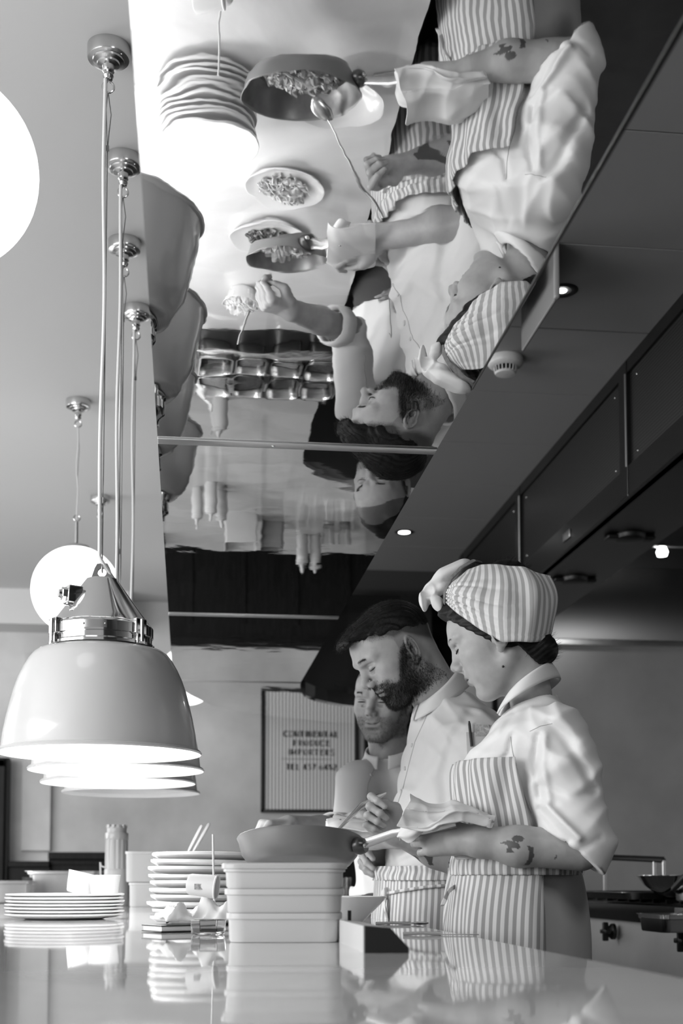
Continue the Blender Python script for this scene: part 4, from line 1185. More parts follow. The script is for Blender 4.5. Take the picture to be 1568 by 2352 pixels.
M_jacket = mat('white_chef_cotton', .83, .85, bump=.35, bscale=1400, bdist=.0004, sheen=.15)
M_seam = mat('jacket_seam', .42, .9)
M_button = mat('cloth_button', .7, .6)
M_trouser = mat('grey_trousers', .55, .85, bump=.3, bscale=900, bdist=.0005)
M_lip = mat_skin('lip_skin', .26)
def mat_stripe(name, va, vb, per, duty=.5):
    m = bpy.data.materials.new(name); m.use_nodes = True
    n = m.node_tree.nodes; l = m.node_tree.links; b = n['Principled BSDF']; b.inputs['Roughness'].default_value = .9
    b.inputs['Sheen Weight'].default_value = .15
    at = n.new('ShaderNodeAttribute'); at.attribute_name = 'stripe'
    mm = n.new('ShaderNodeMath'); mm.operation = 'MULTIPLY'; mm.inputs[1].default_value = 1/per; l.new(at.outputs['Fac'], mm.inputs[0])
    fr = n.new('ShaderNodeMath'); fr.operation = 'PINGPONG'; fr.inputs[1].default_value = .5; l.new(mm.outputs[0], fr.inputs[0])
    r = n.new('ShaderNodeMapRange'); r.interpolation_type = 'SMOOTHSTEP'
    r.inputs[1].default_value = duty*.5-.035; r.inputs[2].default_value = duty*.5+.035; r.inputs[3].default_value = va; r.inputs[4].default_value = vb
    l.new(fr.outputs[0], r.inputs[0]); l.new(r.outputs[0], b.inputs['Base Color'])
    tc = n.new('ShaderNodeTexCoord'); t = n.new('ShaderNodeTexNoise'); t.inputs['Scale'].default_value = 1200; l.new(tc.outputs['Object'], t.inputs[0])
    bp = n.new('ShaderNodeBump'); bp.inputs['Strength'].default_value = .3; bp.inputs['Distance'].default_value = .0004
    l.new(t.outputs[0], bp.inputs['Height']); l.new(bp.outputs[0], b.inputs['Normal'])
    return m
M_stripe = mat_stripe('striped_apron_cotton', .34, .72, .0160, .5)
M_stripe_n = mat_stripe('striped_scarf_cotton', .42, .78, .0150, .5)

# --- head -----------------------------------------------------------------
def head_fn(o):
    """o: nose, chin, male, neck=(local point, r0, r1), ear"""
    male = o.get('male', 0.0); nl = o.get('nose', 0.0); lipk = o.get('lip', 1.0)
    nb, nr0, nr1 = o['neck']
    smile = o.get('smile', 0.0)
    def f(P):
        Q = P.copy(); Q[:, 1] = np.abs(Q[:, 1])
        d = ell(Q, (-.012, 0, .044), (.098, .0745, .084))
        d = smin(d, ell(Q, (.038, 0, .052), (.062, .060, .062)), .03)
        d = smin(d, ell(Q, (.036, 0, -.006), (.056, .060, .068)), .03)
        d = smin(d, ell(Q, (.036, 0, -.048), (.050, .046, .046)), .025)
        d = smin(d, rcone(Q, (-.008, .050, -.040), (.062, .014+.004*male, -.082), .017+.002*male, .017+.003*male), .028)
        d = smin(d, ell(Q, (.068, 0, -.082), (.0195, .021+.003*male, .017)), .018)
        d = smin(d, ell(Q, (.056, .044, -.006), (.028, .020, .019)), .025)
        d = smin(d, ell(Q, (.050, .035, -.036), (.032, .023, .033)), .022)
        # brow, temples
        d = smin(d, rcone(Q, (.0905+.004*male, .012, .041), (.074, .048, .040), .0085+.002*male, .008), .016)
        d = smax(d, -ell(Q, (.1075, .0315, .0205), (.0245, .0190, .0140)), .014)
        d = smin(d, rcone(Q, (.0955+.003*male, .015, .0395), (.080, .047, .0400), .0050+.0015*male, .0045), .010)
        # lids
        d = smin(d, ell(Q, (.0775, .0315, .0190), (.0158, .0165, .0142)), .004)
        d = smax(d, -rcone(Q, (.0945, .0205, .0138), (.0870, .0450, .0150), .0014, .0014), .003)
        d = smax(d, -rcone(Q, (.0920, .0205, .0278), (.0850, .0465, .0262), .0016, .0016), .005)
        d = smax(d, -rcone(Q, (.0905, .0215, .0060), (.0800, .0420, .0015), .0010, .0008), .006)
        # nose
        tip = (.1065+nl, 0, -.0055-.35*nl)
        d = smin(d, rcone(Q, (.0925, 0, .034), (.0985+.3*nl, 0, .012), .0066, .0072), .012)
        d = smin(d, rcone(Q, (.0975+.3*nl, 0, .014), tip, .0070, .0085), .010)
        d = smin(d, ell(Q, tip, (.0100, .0095, .0088)), .008)
        d = smin(d, ell(Q, (.0975+nl*.7, .0115, -.0140-.3*nl), (.0110, .0068, .0078)), .006)
        d = smin(d, rcone(Q, (.103+nl*.8, 0, -.0150-.3*nl), (.0940, 0, -.0230), .0038, .0052), .007)
        d = smax(d, -ell(Q, (.1030+nl*.8, .0062, -.0205-.32*nl), (.0062, .0036, .0040)), .0025)
        d = smax(d, -rcone(Q, (.0930, .0190, -.018), (.0790, .0330, -.044), .0012, .0010), .008)
        # mouth
        d = smin(d, ell(Q, (.0700, 0, -.041), (.0255, .030, .025)), .016)
        zc = Q.copy(); zc[:, 2] -= smile*np.clip(Q[:, 1]/.024, 0, 1)**2*.006
        d = smin(d, ell(zc, (.0905, 0, -.0400), (.0085*lipk, .0200, .0058)), .006)
        d = smin(d, ell(zc, (.0880, 0, -.0530), (.0090*lipk, .0185, .0068)), .007)
        d = smax(d, -ell(zc, (.0990, 0, -.0465), (.0150, .0255+.003*smile, .0012)), .0035)
        d = smax(d, -ell(Q, (.0990, 0, -.0675), (.0130, .022, .0065)), .014)
        # ear
        er = RZ(.42)@RY(-.12)
        e = ell(Q, (-.010, .0775, .004), (.0175, .0060, .0300), er)
        e = smin(e, ell(Q, (-.001, .0755, -.022), (.0085, .0058, .0115), er), .006)
        c_ = np.asarray((-.010, .0800, .005), f32); q = (Q-c_)@er.astype(f32)
        rr = np.sqrt((q[:, 0]/.60)**2+q[:, 2]**2)
        e = smin(e, np.sqrt((rr-.0268)**2*.7+(q[:, 1])**2)-.0036, .003)
        e = smin(e, np.sqrt((np.sqrt(((q[:, 0]-.002)/.62)**2+(q[:, 2]+.002)**2)-.0165)**2+(q[:, 1]-.0005)**2)-.0024, .003)
        e = smax(e, -ell(Q, (-.005, .0835, -.001), (.0085, .0062, .0115), er), .003)
        e = smin(e, ell(Q, (.0065, .0775, -.004), (.0045, .0050, .0070)), .004)
        d = smin(d, e, .004)
        # neck
        d = smin(d, rcone(P, (-.038, 0, -.030), nb, nr0, nr1), .030)
        d = smin(d, rcone(Q, (-.020, .055, -.035), np.asarray(nb)*np.array((1, 0, 1))+np.array((.045, .014, .01)), .012, .012), .022) if o.get('scm', 1) else d
        if male: d = smin(d, ell(P, np.asarray((-.038, 0, -.03))*.42+np.asarray(nb)*.58+np.array((nr0*.85, 0, 0)), (.012, .010, .014)), .02)
        return d
    return f
class Pose:
    """local frame (x forward, y left, z up) placed in the room"""
    def __init__(s, origin, az, pitch=0.0, roll=0.0, k=1.0):
        s.o = np.array(origin, float); s.k = k
        # az: world azimuth of the forward axis
        s.R = RZ(az)@RY(pitch)@RX(roll)
    def w(s, p): return np.asarray(p, float)*s.k@s.R.T+s.o
    def l(s, p): return ((np.asarray(p, float)-s.o)@s.R)/s.k
AZ_L = math.atan2(SN, -CS)      # azimuth of 'image left'
def strands_on(name, pts, nrm, length, flow, thick, m, parent, seed=0, curl=.15, lift=.6):
    """short hairs as tapering three-sided blades; one mesh"""
    rnd = np.random.RandomState(seed); n = len(pts)
    fl = flow/np.maximum(np.linalg.norm(flow, axis=1), 1e-9)[:, None]
    d = nrm*lift+fl*(1-lift)+rnd.randn(n, 3)*curl; d /= np.linalg.norm(d, axis=1)[:, None]
    d2 = nrm*lift*.45+fl*(1-lift*.3)+rnd.randn(n, 3)*curl; d2 /= np.linalg.norm(d2, axis=1)[:, None]
    L = length[:, None]
    p0 = pts-nrm*.001; p1 = p0+d*L*.5; p2 = p1+d2*L*.5
    a = np.cross(d, rnd.randn(n, 3)); a /= np.linalg.norm(a, axis=1)[:, None]; b = np.cross(d, a)
    V_ = []
    for p, w in ((p0, 1.0), (p1, .75)):
        for k in range(3):
            an = 2*PI*k/3; V_.append(p+(math.cos(an)*a+math.sin(an)*b)*thick*w)
    V_.append(p2)
    V_ = np.stack(V_, 1).reshape(-1, 3)
    base = (np.arange(n)*7)[:, None]
    F = []
    for k in range(3):
        j = (k+1) % 3
        F += (base+np.array([[k, j, 3+j, 3+k]])).tolist()
        F += (base+np.array([[3+k, 3+j, 6]])).tolist()
    return mesh_obj(name, V_, F, m, parent, True, 180)
def surf_samples(V_, F_, n, seed, mask=None):
    rnd = np.random.RandomState(seed)
    c = V_[F_].mean(1)
    if mask is not None:
        ok = mask(c); F_ = F_[ok]; c = c[ok]
    a = np.linalg.norm(np.cross(V_[F_[:, 2]]-V_[F_[:, 0]], V_[F_[:, 3]]-V_[F_[:, 1]]), axis=1)
    i = rnd.choice(len(F_), n, p=a/a.sum()); f_ = F_[i]
    u, v = rnd.rand(n, 1), rnd.rand(n, 1)
    return (V_[f_[:, 0]]*(1-u)+V_[f_[:, 1]]*u)*(1-v)+(V_[f_[:, 3]]*(1-u)+V_[f_[:, 2]]*u)*v

# --- hands ------------------------------------------------------------------
def hand_parts(wrist, d, thumb_side, right, curls, thumb, k=1.0, spread=(.10, .02, -.06, -.14), palm_bend=0.0):
    """returns distance function of a hand; curls: 4 x (mcp, pip, dip) radians; thumb: local points"""
    x = np.array(d, float); x /= np.linalg.norm(x)
    y = np.array(thumb_side, float); y -= x*(y@x); y /= np.linalg.norm(y)
    z = np.cross(x, y) if right else np.cross(y, x)
    B = np.stack([x, y, z], 1)
    wr = np.array(wrist, float)
    def Wd(p): return wr+B@(np.array(p, float)*k)
    ys = (.0285, .0095, -.0095, -.0275); ln = ((.043, .026, .021), (.047, .030, .022), (.043, .028, .021), (.034, .021, .019))
    fr = ((.0100, .0092, .0084, .0070), (.0102, .0094, .0085, .0071), (.0097, .0089, .0080, .0067), (.0088, .0080, .0072, .0060))
    kn = ((.086), (.089), (.084), (.076))
    F_ = []
    for i in range(4):
        p = np.array((kn[i], ys[i], .001)); pts = [p]; a = 0.0
        for j in range(3):
            a += curls[i][j]
            dx = np.array((math.cos(a), math.sin(spread[i])*math.cos(a), -math.sin(a)))
            p = p+dx*ln[i][j]; pts.append(p)
        F_.append(([Wd(q) for q in pts], [r*k for r in fr[i]]))
    tp = [Wd(q) for q in thumb]; trr = [.0150*k, .0125*k, .0105*k, .0080*k][:len(tp)]
    pal = [(Wd((.004, ys[i]*.55, 0)), Wd((kn[i]-.004, ys[i], 0)), .0150*k, .0112*k) for i in range(4)]
    def f(P):
        P = P.astype(f32)
        pd = None
        for a, b, ra, rb in pal:
            e = rcone(P, a, b, ra, rb); pd = e if pd is None else smin(pd, e, .014*k)
        pd = smin(pd, rcone(P, Wd((.018, .020, -.007)), tp[1] if len(tp) > 1 else tp[0], .0165*k, .0125*k), .012*k)
        pd = smin(pd, rcone(P, Wd((.02, -.022, -.006)), Wd((.06, -.024, -.006)), .0135*k, .0115*k), .012*k)
        out = pd
        for pts, rad in F_:
            fd = chain(P, pts, rad, .003*k)
            for q, r in zip(pts[1:3], rad[1:3]):
                fd = smin(fd, np.linalg.norm(P-q.astype(f32), axis=1)-r*1.06, .003)
            out = np.minimum(smin(out, fd, .0045*k), out) if False else smin(out, fd, .0035*k)
        out = smin(out, chain(P, tp, trr, .004*k), .006*k)
        return out
    f.fingers = F_; f.thumb = tp; f.B = B; f.W = Wd
    return f
def nail_parts(hf, parent, k=1.0):
    pass
def bbox_of(pts, m): 
    a = np.array(pts); return a.min(0)-m, a.max(0)+m

# --- torso as stacked ovals ---------------------------------------------------
def torso_fn(pose, sl, ex=2.3):
    """sl rows: z(world), centre forward, centre left, half forward, half left"""
    sl = np.array(sl, float); sl = sl[np.argsort(sl[:, 0])]
    zf = np.linspace(sl[0, 0], sl[-1, 0], 160)
    def sm(c):
        y = np.interp(zf, sl[:, 0], c); k = 9; yp = np.pad(y, k, mode='edge')
        return np.convolve(yp, np.ones(2*k+1)/(2*k+1), 'valid')
    cols = [sm(sl[:, i]) for i in range(1, 5)]
    R = pose.R.astype(f32); o = pose.o.astype(f32)
    z0, z1 = sl[0, 0], sl[-1, 0]
    def f(P):
        q = (P-o)@R; z = P[:, 2]
        cf, cl, hf, hl = [np.interp(z, zf, c).astype(f32) for c in cols]
        u = np.abs((q[:, 0]-cf)/hf); w = np.abs((q[:, 1]-cl)/hl)
        r = (u**ex+w**ex)**(1/ex)
        d = (r-1)*np.minimum(hf, hl)
        d = np.maximum(d, np.maximum(z0-z, z-z1))
        return d
    f.at = lambda z: [float(np.interp(z, zf, c)) for c in cols]
    return f
def wrap_cloth(name, f, pose, axis, phis, zs, off, m, parent, thick=.0025, sign_extra=None, r0=.02, r1=.42, fold=None):
    """cloth worn over surface f: rows of z, columns of angle about the axis point(s)"""
    nu, nv = len(phis[0]), len(zs)
    P = np.zeros((nv, nu, 3)); 
    dirs = np.zeros((nv, nu, 3)); org = np.zeros((nv, nu, 3))
    for j, z in enumerate(zs):
        c = axis(z)
        for i in range(nu):
            a = phis[j][i]; dl = np.array((math.cos(a), math.sin(a), 0)); dw = pose.R@dl; dw[2] = 0; dw /= np.linalg.norm(dw)
            cw = pose.R@np.array((c[0], c[1], 0))+pose.o; cw[2] = z
            org[j, i] = cw; dirs[j, i] = dw
    O = org.reshape(-1, 3).astype(f32); Dr = dirs.reshape(-1, 3).astype(f32)
    lo = np.full(len(O), r0, f32); hi = np.full(len(O), r1, f32)
    # march inwards from outside so arms in front are ignored only if off the ray
    t = np.full(len(O), r0, f32); res_ = np.full(len(O), np.nan, f32)
    step = (r1-r0)/90
    prev = f(O+Dr*t[:, None])
    for s in range(90):
        tn = t+step; cur = f(O+Dr*tn[:, None])
        hit = np.isnan(res_) & (prev < off) & (cur >= off)
        fr = (off-prev)/np.where(hit, cur-prev, 1)
        res_[hit] = (t+step*fr)[hit]
        prev = cur; t = tn
    res_ = np.where(np.isnan(res_), np.nanmedian(res_), res_).reshape(nv, nu)
    if fold is not None: res_ = res_+fold(np.array(phis), np.array(zs))
    Pn = org+dirs*res_[..., None]
    arc = np.zeros((nv, nu))
    mid = nu//2
    rm = res_.mean(0)
    arc[:, 1:] = np.cumsum(np.linalg.norm(np.diff(Pn, axis=1), axis=2), axis=1)
    arc -= arc[:, mid:mid+1]
    F = [(j*nu+i, j*nu+i+1, (j+1)*nu+i+1, (j+1)*nu+i) for j in range(nv-1) for i in range(nu-1)]
    o = mesh_obj(name, Pn.reshape(-1, 3), F, m, parent, True, 180)
    # stripes keep their count: use the mean arc of the piece
    put_attr(o, 'stripe', np.broadcast_to(arc.mean(0)*.6+0, (nv, nu)).reshape(-1)+arc.reshape(-1)*.4)
    md = o.modifiers.new('cloth', 'SOLIDIFY'); md.thickness = thick; md.offset = 0
    return o
def sheet(name, ctrl, m, parent=None, nu=60, nv=40, wr=.0, seed=1, thick=.002, freq=30., stripe=False):
    """cloth sheet through a grid of control points"""
    C = np.array(ctrl, float); a, b = C.shape[:2]
    def cr(A, n):
        k = A.shape[0]; t = np.linspace(0, k-1, n); i = np.clip(np.floor(t).astype(int), 0, k-2); u = (t-i)
        E = np.concatenate([2*A[:1]-A[1:2], A, 2*A[-1:]-A[-2:-1]])
        sh = (-1,)+(1,)*(A.ndim-1); u = u.reshape(sh)
        p0, p1, p2, p3 = E[i], E[i+1], E[i+2], E[i+3]
        return .5*((2*p1)+(-p0+p2)*u+(2*p0-5*p1+4*p2-p3)*u**2+(-p0+3*p1-3*p2+p3)*u**3)
    S_ = cr(C, nu); S_ = np.swapaxes(cr(np.swapaxes(S_, 0, 1), nv), 0, 1)
    if wr:
        gu = np.gradient(S_, axis=0); gv = np.gradient(S_, axis=1); N = np.cross(gu, gv); N /= np.maximum(np.linalg.norm(N, axis=2), 1e-9)[..., None]
        w = wrinkle(S_.reshape(-1, 3).astype(f32), seed, freq, n=5).reshape(nu, nv)
        S_ = S_+N*(w[..., None]-.3)*wr
    F = [(i*nv+j, (i+1)*nv+j, (i+1)*nv+j+1, i*nv+j+1) for i in range(nu-1) for j in range(nv-1)]
    o = mesh_obj(name, S_.reshape(-1, 3), F, m, parent, True, 180)
    if stripe:
        ar = np.linspace(0, 1, nu)[:, None]*np.ones((1, nv)); put_attr(o, 'stripe', ar.reshape(-1)*stripe)
    md = o.modifiers.new('cloth', 'SOLIDIFY'); md.thickness = thick; md.offset = 0
    return o
def under(o, root):
    """parent while keeping world position (roots are never rotated)"""
    o.parent = root; o.location = tuple(np.array(o.location)-np.array(root.location))
    return o

def hit(f, px, py, D0=2.3, D1=4.6, lift=.0, n=260):
    """first point of surface f on a bearing"""
    Ds = np.linspace(D0, D1, n); P = np.array([W(px, py, D) for D in Ds])
    v = f(P.astype(f32)); k = np.where(v < lift)[0]
    if not len(k): return W(px, py, (D0+D1)/2)
    i = max(1, k[0]); t = (v[i-1]-lift)/(v[i-1]-v[i]+1e-9)
    return P[i-1]*(1-t)+P[i]*t
def seam(f, pts, root, m=None, r=.0011, name='seam', n=8, **kw):
    out = []
    for (a, b) in zip(pts[:-1], pts[1:]):
        for k in range(n): out.append(hit(f, a[0]+(b[0]-a[0])*k/n, a[1]+(b[1]-a[1])*k/n, **kw))
    out.append(hit(f, *pts[-1], **kw))
    return under(MB().tube(out, r, 6).obj(name, m or M_seam), root)
def button(f, px, py, root, r=.0075, **kw):
    p = hit(f, px, py, **kw); n_ = normals_of(f, p[None])[0]
    return under(MB().lathe([(.0005, .0), (r, .0), (r*1.05, .0012), (r*.9, .0028), (r*.5, .0022), (.0005, .0022)], p, 18, R=frame_z(n_)).obj('button', M_button), root)
def beard_mask(x, ya, z):
    zt = np.interp(x, [-.02, .000, .014, .028, .040, .052, .062, .072, .080, .12], [.030, .026, .020, .003, -.014, -.034, -.045, -.040, -.026, -.026])
    m = (z < zt) & (x > -.012-.6*np.clip(-z-.02, 0, 1)) & (z > np.where(x < .045, -.098-.0*x, -.125))
    lips = (x > .078) & (np.abs(z+.0465) < .0105) & (ya < .0215)
    return m & ~lips

def proj(P):
    """bearing of points, in the camera's units"""
    R = P[:, 0]*f32(CS)-P[:, 1]*f32(SN); D = P[:, 0]*f32(SN)+P[:, 1]*f32(CS); a = (P[:, 2]-1)/D
    t = .0667; q = (a-t)/(1+a*t); c_, s_ = math.cos(TH), math.sin(TH)
    return 784+FPX*R/(D*(c_+a*s_)), 2020-FPX*(q+t), D
def crease(P, lines, D0):
    """grooves (+) and ridges (-) pressed into cloth near depth D0 on the near side"""
    x, y, D = proj(P); out = np.zeros(len(P), f32)
    for pts, w, amp in lines:
        dm = None
        for (ax, ay), (bx, by) in zip(pts[:-1], pts[1:]):
            vx, vy = bx-ax, by-ay; t = np.clip(((x-ax)*vx+(y-ay)*vy)/(vx*vx+vy*vy), 0, 1)
            e = np.hypot(x-ax-t*vx, y-ay-t*vy); dm = e if dm is None else np.minimum(dm, e)
        out += amp*np.exp(-(dm/w)**2)
    return (out*np.clip((D0+.12-D)/.08, 0, 1)).astype(f32)

def soft(mask, x, ya, z, s=.0035, n=14, seed=3):
    """fraction of a mask about each point: hair thins out at its edge"""
    r = np.random.RandomState(seed); out = 0
    for _ in range(n):
        o = r.randn(3)*s; out = out+mask(x+o[0], np.abs(ya+o[1]), z+o[2])
    return out/n
# ================================================================== the chef in the striped headscarf
def AZ_P(px, away=0.0): return math.radians(180-6.8-math.degrees(math.atan((px-784)/FPX))-away)
def trousers(pose, root, ztop, hw, hd, m, feet=.10):
    """hips and two legs down to the shoes"""
    o = pose.o
    def wl(x, y, z): p = pose.R@np.array((x, y, 0))+o; p[2] = z; return p
    def f(P):
        d = ell(P, wl(0, 0, ztop-.17), (hd*1.0, hw*1.0, .34), pose.R)
        for s in (-1, 1):
            d = smin(d, rcone(P, wl(.0, s*.085, ztop-.30), wl(.01, s*.095, .50), .105, .075), .05)
            d = smin(d, rcone(P, wl(.01, s*.095, .50), wl(-.01, s*.10, .09), .070, .062), .03)
        d = smax(d, P[:, 2]-ztop, .01)
        return smax(d, .045-P[:, 2], .01)
    lo, hi = bbox_of([wl(-.22, -.27, 0), wl(.22, .27, 0), wl(.22, -.27, 0), wl(-.22, .27, 0)], .0)
    lo[2] = .0; hi[2] = ztop+.03
    o_ = under(sk_obj('trousers', extract(f, lo, hi, .011, 1), m, None), root)
    for s in (-1, 1):
        def g(P):
            d = rcone(P, wl(-.06, s*.10, .05), wl(.13, s*.115, .035), .040, .035)
            d = smin(d, ell(P, wl(-.01, s*.10, .075), (.06, .045, .05), pose.R), .03)
            return smax(d, .002-P[:, 2], .006)
        a = wl(.03, s*.105, .05)
        under(sk_obj('shoe', extract(g, a-.19, a+np.array((.19, .19, .11)), .008, 1), M_dark, None), root)
    return o_
def collar(root, fb, bb, wb, ft, bt, wt, pose, m=M_jacket, gap=.16, name='collar'):
    """stand collar from its lower and upper loops (front point, back point, half width)"""
    fb, bb, ft, bt = [np.array(a) for a in (fb, bb, ft, bt)]
    L = pose.R@np.array((0, 1, 0)); L[2] = 0
    P = []; F = []; n = 56; rows = 6
    for j in range(rows):
        t = j/(rows-1); fr = fb*(1-t)+ft*t; bk = bb*(1-t)+bt*t; w = wb*(1-t)+wt*t
        c = (fr+bk)/2; ax = (fr-bk)/2
        for i in range(n):
            a = gap+(2*PI-2*gap)*i/(n-1)
            bul = 1+.03*math.sin(PI*t)
            P.append(c+ax*math.cos(a)*bul+L*w*math.sin(a)*bul)
    F = [(j*n+i, j*n+i+1, (j+1)*n+i+1, (j+1)*n+i) for j in range(rows-1) for i in range(n-1)]
    o = mesh_obj(name, np.array(P), F, m, None, True, 180)
    md = o.modifiers.new('cloth', 'SOLIDIFY'); md.thickness = .004; md.offset = 0
    return under(o, root)

def build_woman():
    p = W(1195, 2020, 2.80)
    root = empty('person', (p[0], p[1], 0), 'chef nearest the camera in striped headscarf and apron, holding a pan with a cloth', 'person')
    hp = Pose(W(1152, 1479, 2.785), AZ_P(1150, 9), math.radians(21), 0, 1.015)
    tp = Pose(W(1195, 2020, 2.80)*np.array((1, 1, 0)), AZ_P(1195, 6), 0)
    nb = hp.l(W(1222, 1625, 2.80))
    hf = head_fn(dict(neck=(tuple(nb), .043, .046), nose=.003, lip=1.12, scm=0))
    V_, F_ = extract(hf, (-.145, -.105, -.235), (.135, .105, .145), .0019)
    head = (hp.w(V_), F_)
    # near (left) forearm and hand on the pan handle
    wr = W(1062, 1927, 2.625)
    lh = hand_parts(wr, W(962, 1926, 2.64)-wr, (0, 0, 1), False, ((.95, 1.25, .7), (1.0, 1.3, .7), (1.0, 1.3, .7), (1.05, 1.3, .7)),
                    ((.022, .030, -.008), (.048, .046, -.022), (.074, .040, -.040), (.096, .028, -.050)), .93)
    e_, m_, = W(1332, 1950, 2.60), W(1190, 1944, 2.60)
    def fa(P):
        P = P.astype(f32)
        d = chain(P, [e_, m_, W(1100, 1932, 2.615), wr], [.044, .0385, .030, .0265], .02)
        return smin(d, lh(P), .016)
    lo, hi = bbox_of([e_, wr, W(940, 1926, 2.64), W(1332, 1950, 2.60)], .085)
    arm1 = extract(fa, lo, hi, .0022)
    # far (right) forearm and hand on the spoon
    wr2 = W(915, 1915, 2.93)
    rh = hand_parts(wr2, W(842, 1862, 2.90)-wr2, W(950, 1862, 2.93)-W(915, 1915, 2.93), True,
                    ((.70, 1.35, .55), (1.05, 1.45, .8), (1.1, 1.5, .8), (1.15, 1.5, .8)),
                    ((.022, .030, -.008), (.052, .044, -.022), (.080, .038, -.028), (.104, .026, -.030)), .93)
    e2 = W(1078, 1985, 2.97)
    def fb(P):
        P = P.astype(f32)
        d = chain(P, [e2, W(1000, 1955, 2.97), wr2], [.042, .036, .0265], .02)
        return smin(d, rh(P), .016)
    lo, hi = bbox_of([e2, wr2, W(800, 1850, 2.88)], .085)
    arm2 = extract(fb, lo, hi, .0022)
    # chest and shoulders under the jacket (closes the figure)
    def tb(P):
        d = ell(P, W(1215, 1775, 2.80), (.080, .13, .13), tp.R)
        d = smin(d, rcone(P, W(1228, 1670, 2.80), W(1222, 1618, 2.80), .048, .042), .02)
        d = smin(d, chain(P, [W(1250, 1690, 2.72), W(1320, 1930, 2.61)], [.05, .036], .01), .03)
        d = smin(d, chain(P, [W(1195, 1710, 2.92), e2], [.045, .034], .01), .03)
        return smin(d, ell(P, W(1205, 1960, 2.80), (.085, .13, .14), tp.R), .05)
    lo, hi = bbox_of([W(1100, 2100, 2.6), W(1340, 1600, 3.02), W(1060, 2080, 3.02), W(1340, 2080, 2.55)], .03)
    core = extract(tb, lo, hi, .008, 1)
    parts = [head, arm1, arm2, core]
    VF = merge(parts)
    body = under(sk_obj('body', VF, SK_W, None), root)
    ink = np.zeros(len(VF[0]))
    nh = len(head[0]); L_ = V_
    lipm = np.exp(-((L_[:, 0]-.0965)/.010)**2-((L_[:, 2]+.0465)/.0085)**4-(L_[:, 1]/.0195)**6)
    ink[:nh] = .72*np.clip(lipm*1.3, 0, 1)
    Q = VF[0]; i1 = slice(nh, nh+len(arm1[0])); i2 = slice(nh+len(arm1[0]), nh+len(arm1[0])+len(arm2[0]))
    def blot(c, r, seed, A):
        d = np.linalg.norm((A-c)/r, axis=1)
        w = wrinkle(A.astype(f32), seed, 90., n=5, sharp=1.2)
        return ((d < 1) & (w > .13)).astype(float)*.85
    A = Q[i1]
    ink[i1] = np.maximum(blot(W(1206, 1966, 2.565), (.062, .05, .019), 5, A), blot(W(1168, 1945, 2.57), (.020, .04, .012), 6, A))
    ink[i1] = np.maximum(ink[i1], blot(W(1187, 1927, 2.57), (.012, .03, .007), 8, A))
    A = Q[i2]; ink[i2] = blot(W(1000, 1955, 2.94), (.065, .07, .032), 9, A)
    put_attr(body, 'ink', ink)
    # lashes, brow, mole, ear stud
    m_ = MB()
    for s in (1, -1): m_.tube([hp.w((.0935, s*.0195, .0150)), hp.w((.0938, s*.029, .0128)), hp.w((.0905, s*.039, .0135)), hp.w((.0845, s*.0475, .0165))], [.0008, .0017, .0019, .0008], 6)
    under(m_.obj('eyelashes', M_hair), root)
    rnd = np.random.RandomState(5)
    tt = rnd.rand(420); ys_ = .010+.036*tt; sg_ = np.where(rnd.rand(420) < .5, 1, -1)
    pts = np.stack([.0985-.000*tt, ys_*sg_, .0395+.0045*np.sin(tt*2.4)+rnd.randn(420)*.0012], 1)
    for _ in range(6):
        dd = hf(pts.astype(f32)); nn = normals_of(hf, pts); pts = pts-nn*dd[:, None]
    fl = np.stack([-.5*np.ones(420), sg_*1.0, .15*np.ones(420)], 1)
    under(strands_on('eyebrows', hp.w(pts), nn@hp.R.T, np.full(420, .0055), fl@hp.R.T, .00022, mat('brow_hair', .08, .5), None, 3, .12, .25), root)
    pm_ = np.array([[.010, .062, -.060]]); 
    for _ in range(8): pm_ = pm_-normals_of(hf, pm_)*hf(pm_.astype(f32))[:, None]
    under(MB().sphere(hp.w(pm_[0]), .0026, 12, 8).obj('mole', M_dark), root)
    # hair
    n_ = np.array((.763, 0, -.647)); c_ = np.array((.101, 0, .098))
    def hair(P):
        Q = P.copy(); Q[:, 1] = np.abs(Q[:, 1])
        d = smin(ell(Q, (-.016, 0, .048), (.101, .0785, .090)), hf(P)-.0035, .01)
        d = smin(d, ell(Q, (.070, 0, .105), (.037, .040, .024)), .02)
        d = smin(d, ell(Q, (-.055, 0, .118), (.055, .050, .050)), .03)
        d = smin(d, ell(Q, (-.078, 0, -.048), (.028, .036, .028)), .03)
        cut = ((Q-c_.astype(f32))@n_.astype(f32))+.004-.12*np.clip(Q[:, 1]-.045, 0, 1)
        cut = np.where(Q[:, 0] < -.02, -.02, cut)
        d = smax(d, cut, .010)
        d = smax(d, -.078-Q[:, 2], .01)
        low = (-.030-Q[:, 2])-np.clip((-.035-Q[:, 0])*2.2, 0, .08)
        d = smax(d, low, .01)
        d = smax(d, np.where(Q[:, 0] > -.055, (Q[:, 1]-.076)*.9-np.clip(Q[:, 2]-.05, 0, 1)*.0, -.02), .006)
        st = np.sin(Q[:, 2]*500+Q[:, 1]*300+np.sin(Q[:, 0]*90)*2)*.0006
        return d-st.astype(f32)
    hv, hfc = extract(hair, (-.14, -.10, -.10), (.13, .10, .185), .0028, 1)
    hb = under(sk_obj('hair', (hp.w(hv), hfc), M_hair, None), root)
    S_ = surf_samples(hv, hfc, 2600, 3); N_ = normals_of(hair, S_)
    fl = np.stack([-np.ones(len(S_)), np.sign(S_[:, 1])*.3, .25*np.ones(len(S_))], 1)
    o = strands_on('loose_hairs', hp.w(S_), N_@hp.R.T, np.random.RandomState(1).uniform(.008, .020, len(S_)), fl@hp.R.T, .00022, M_hair, hb, 4, .22, .35)
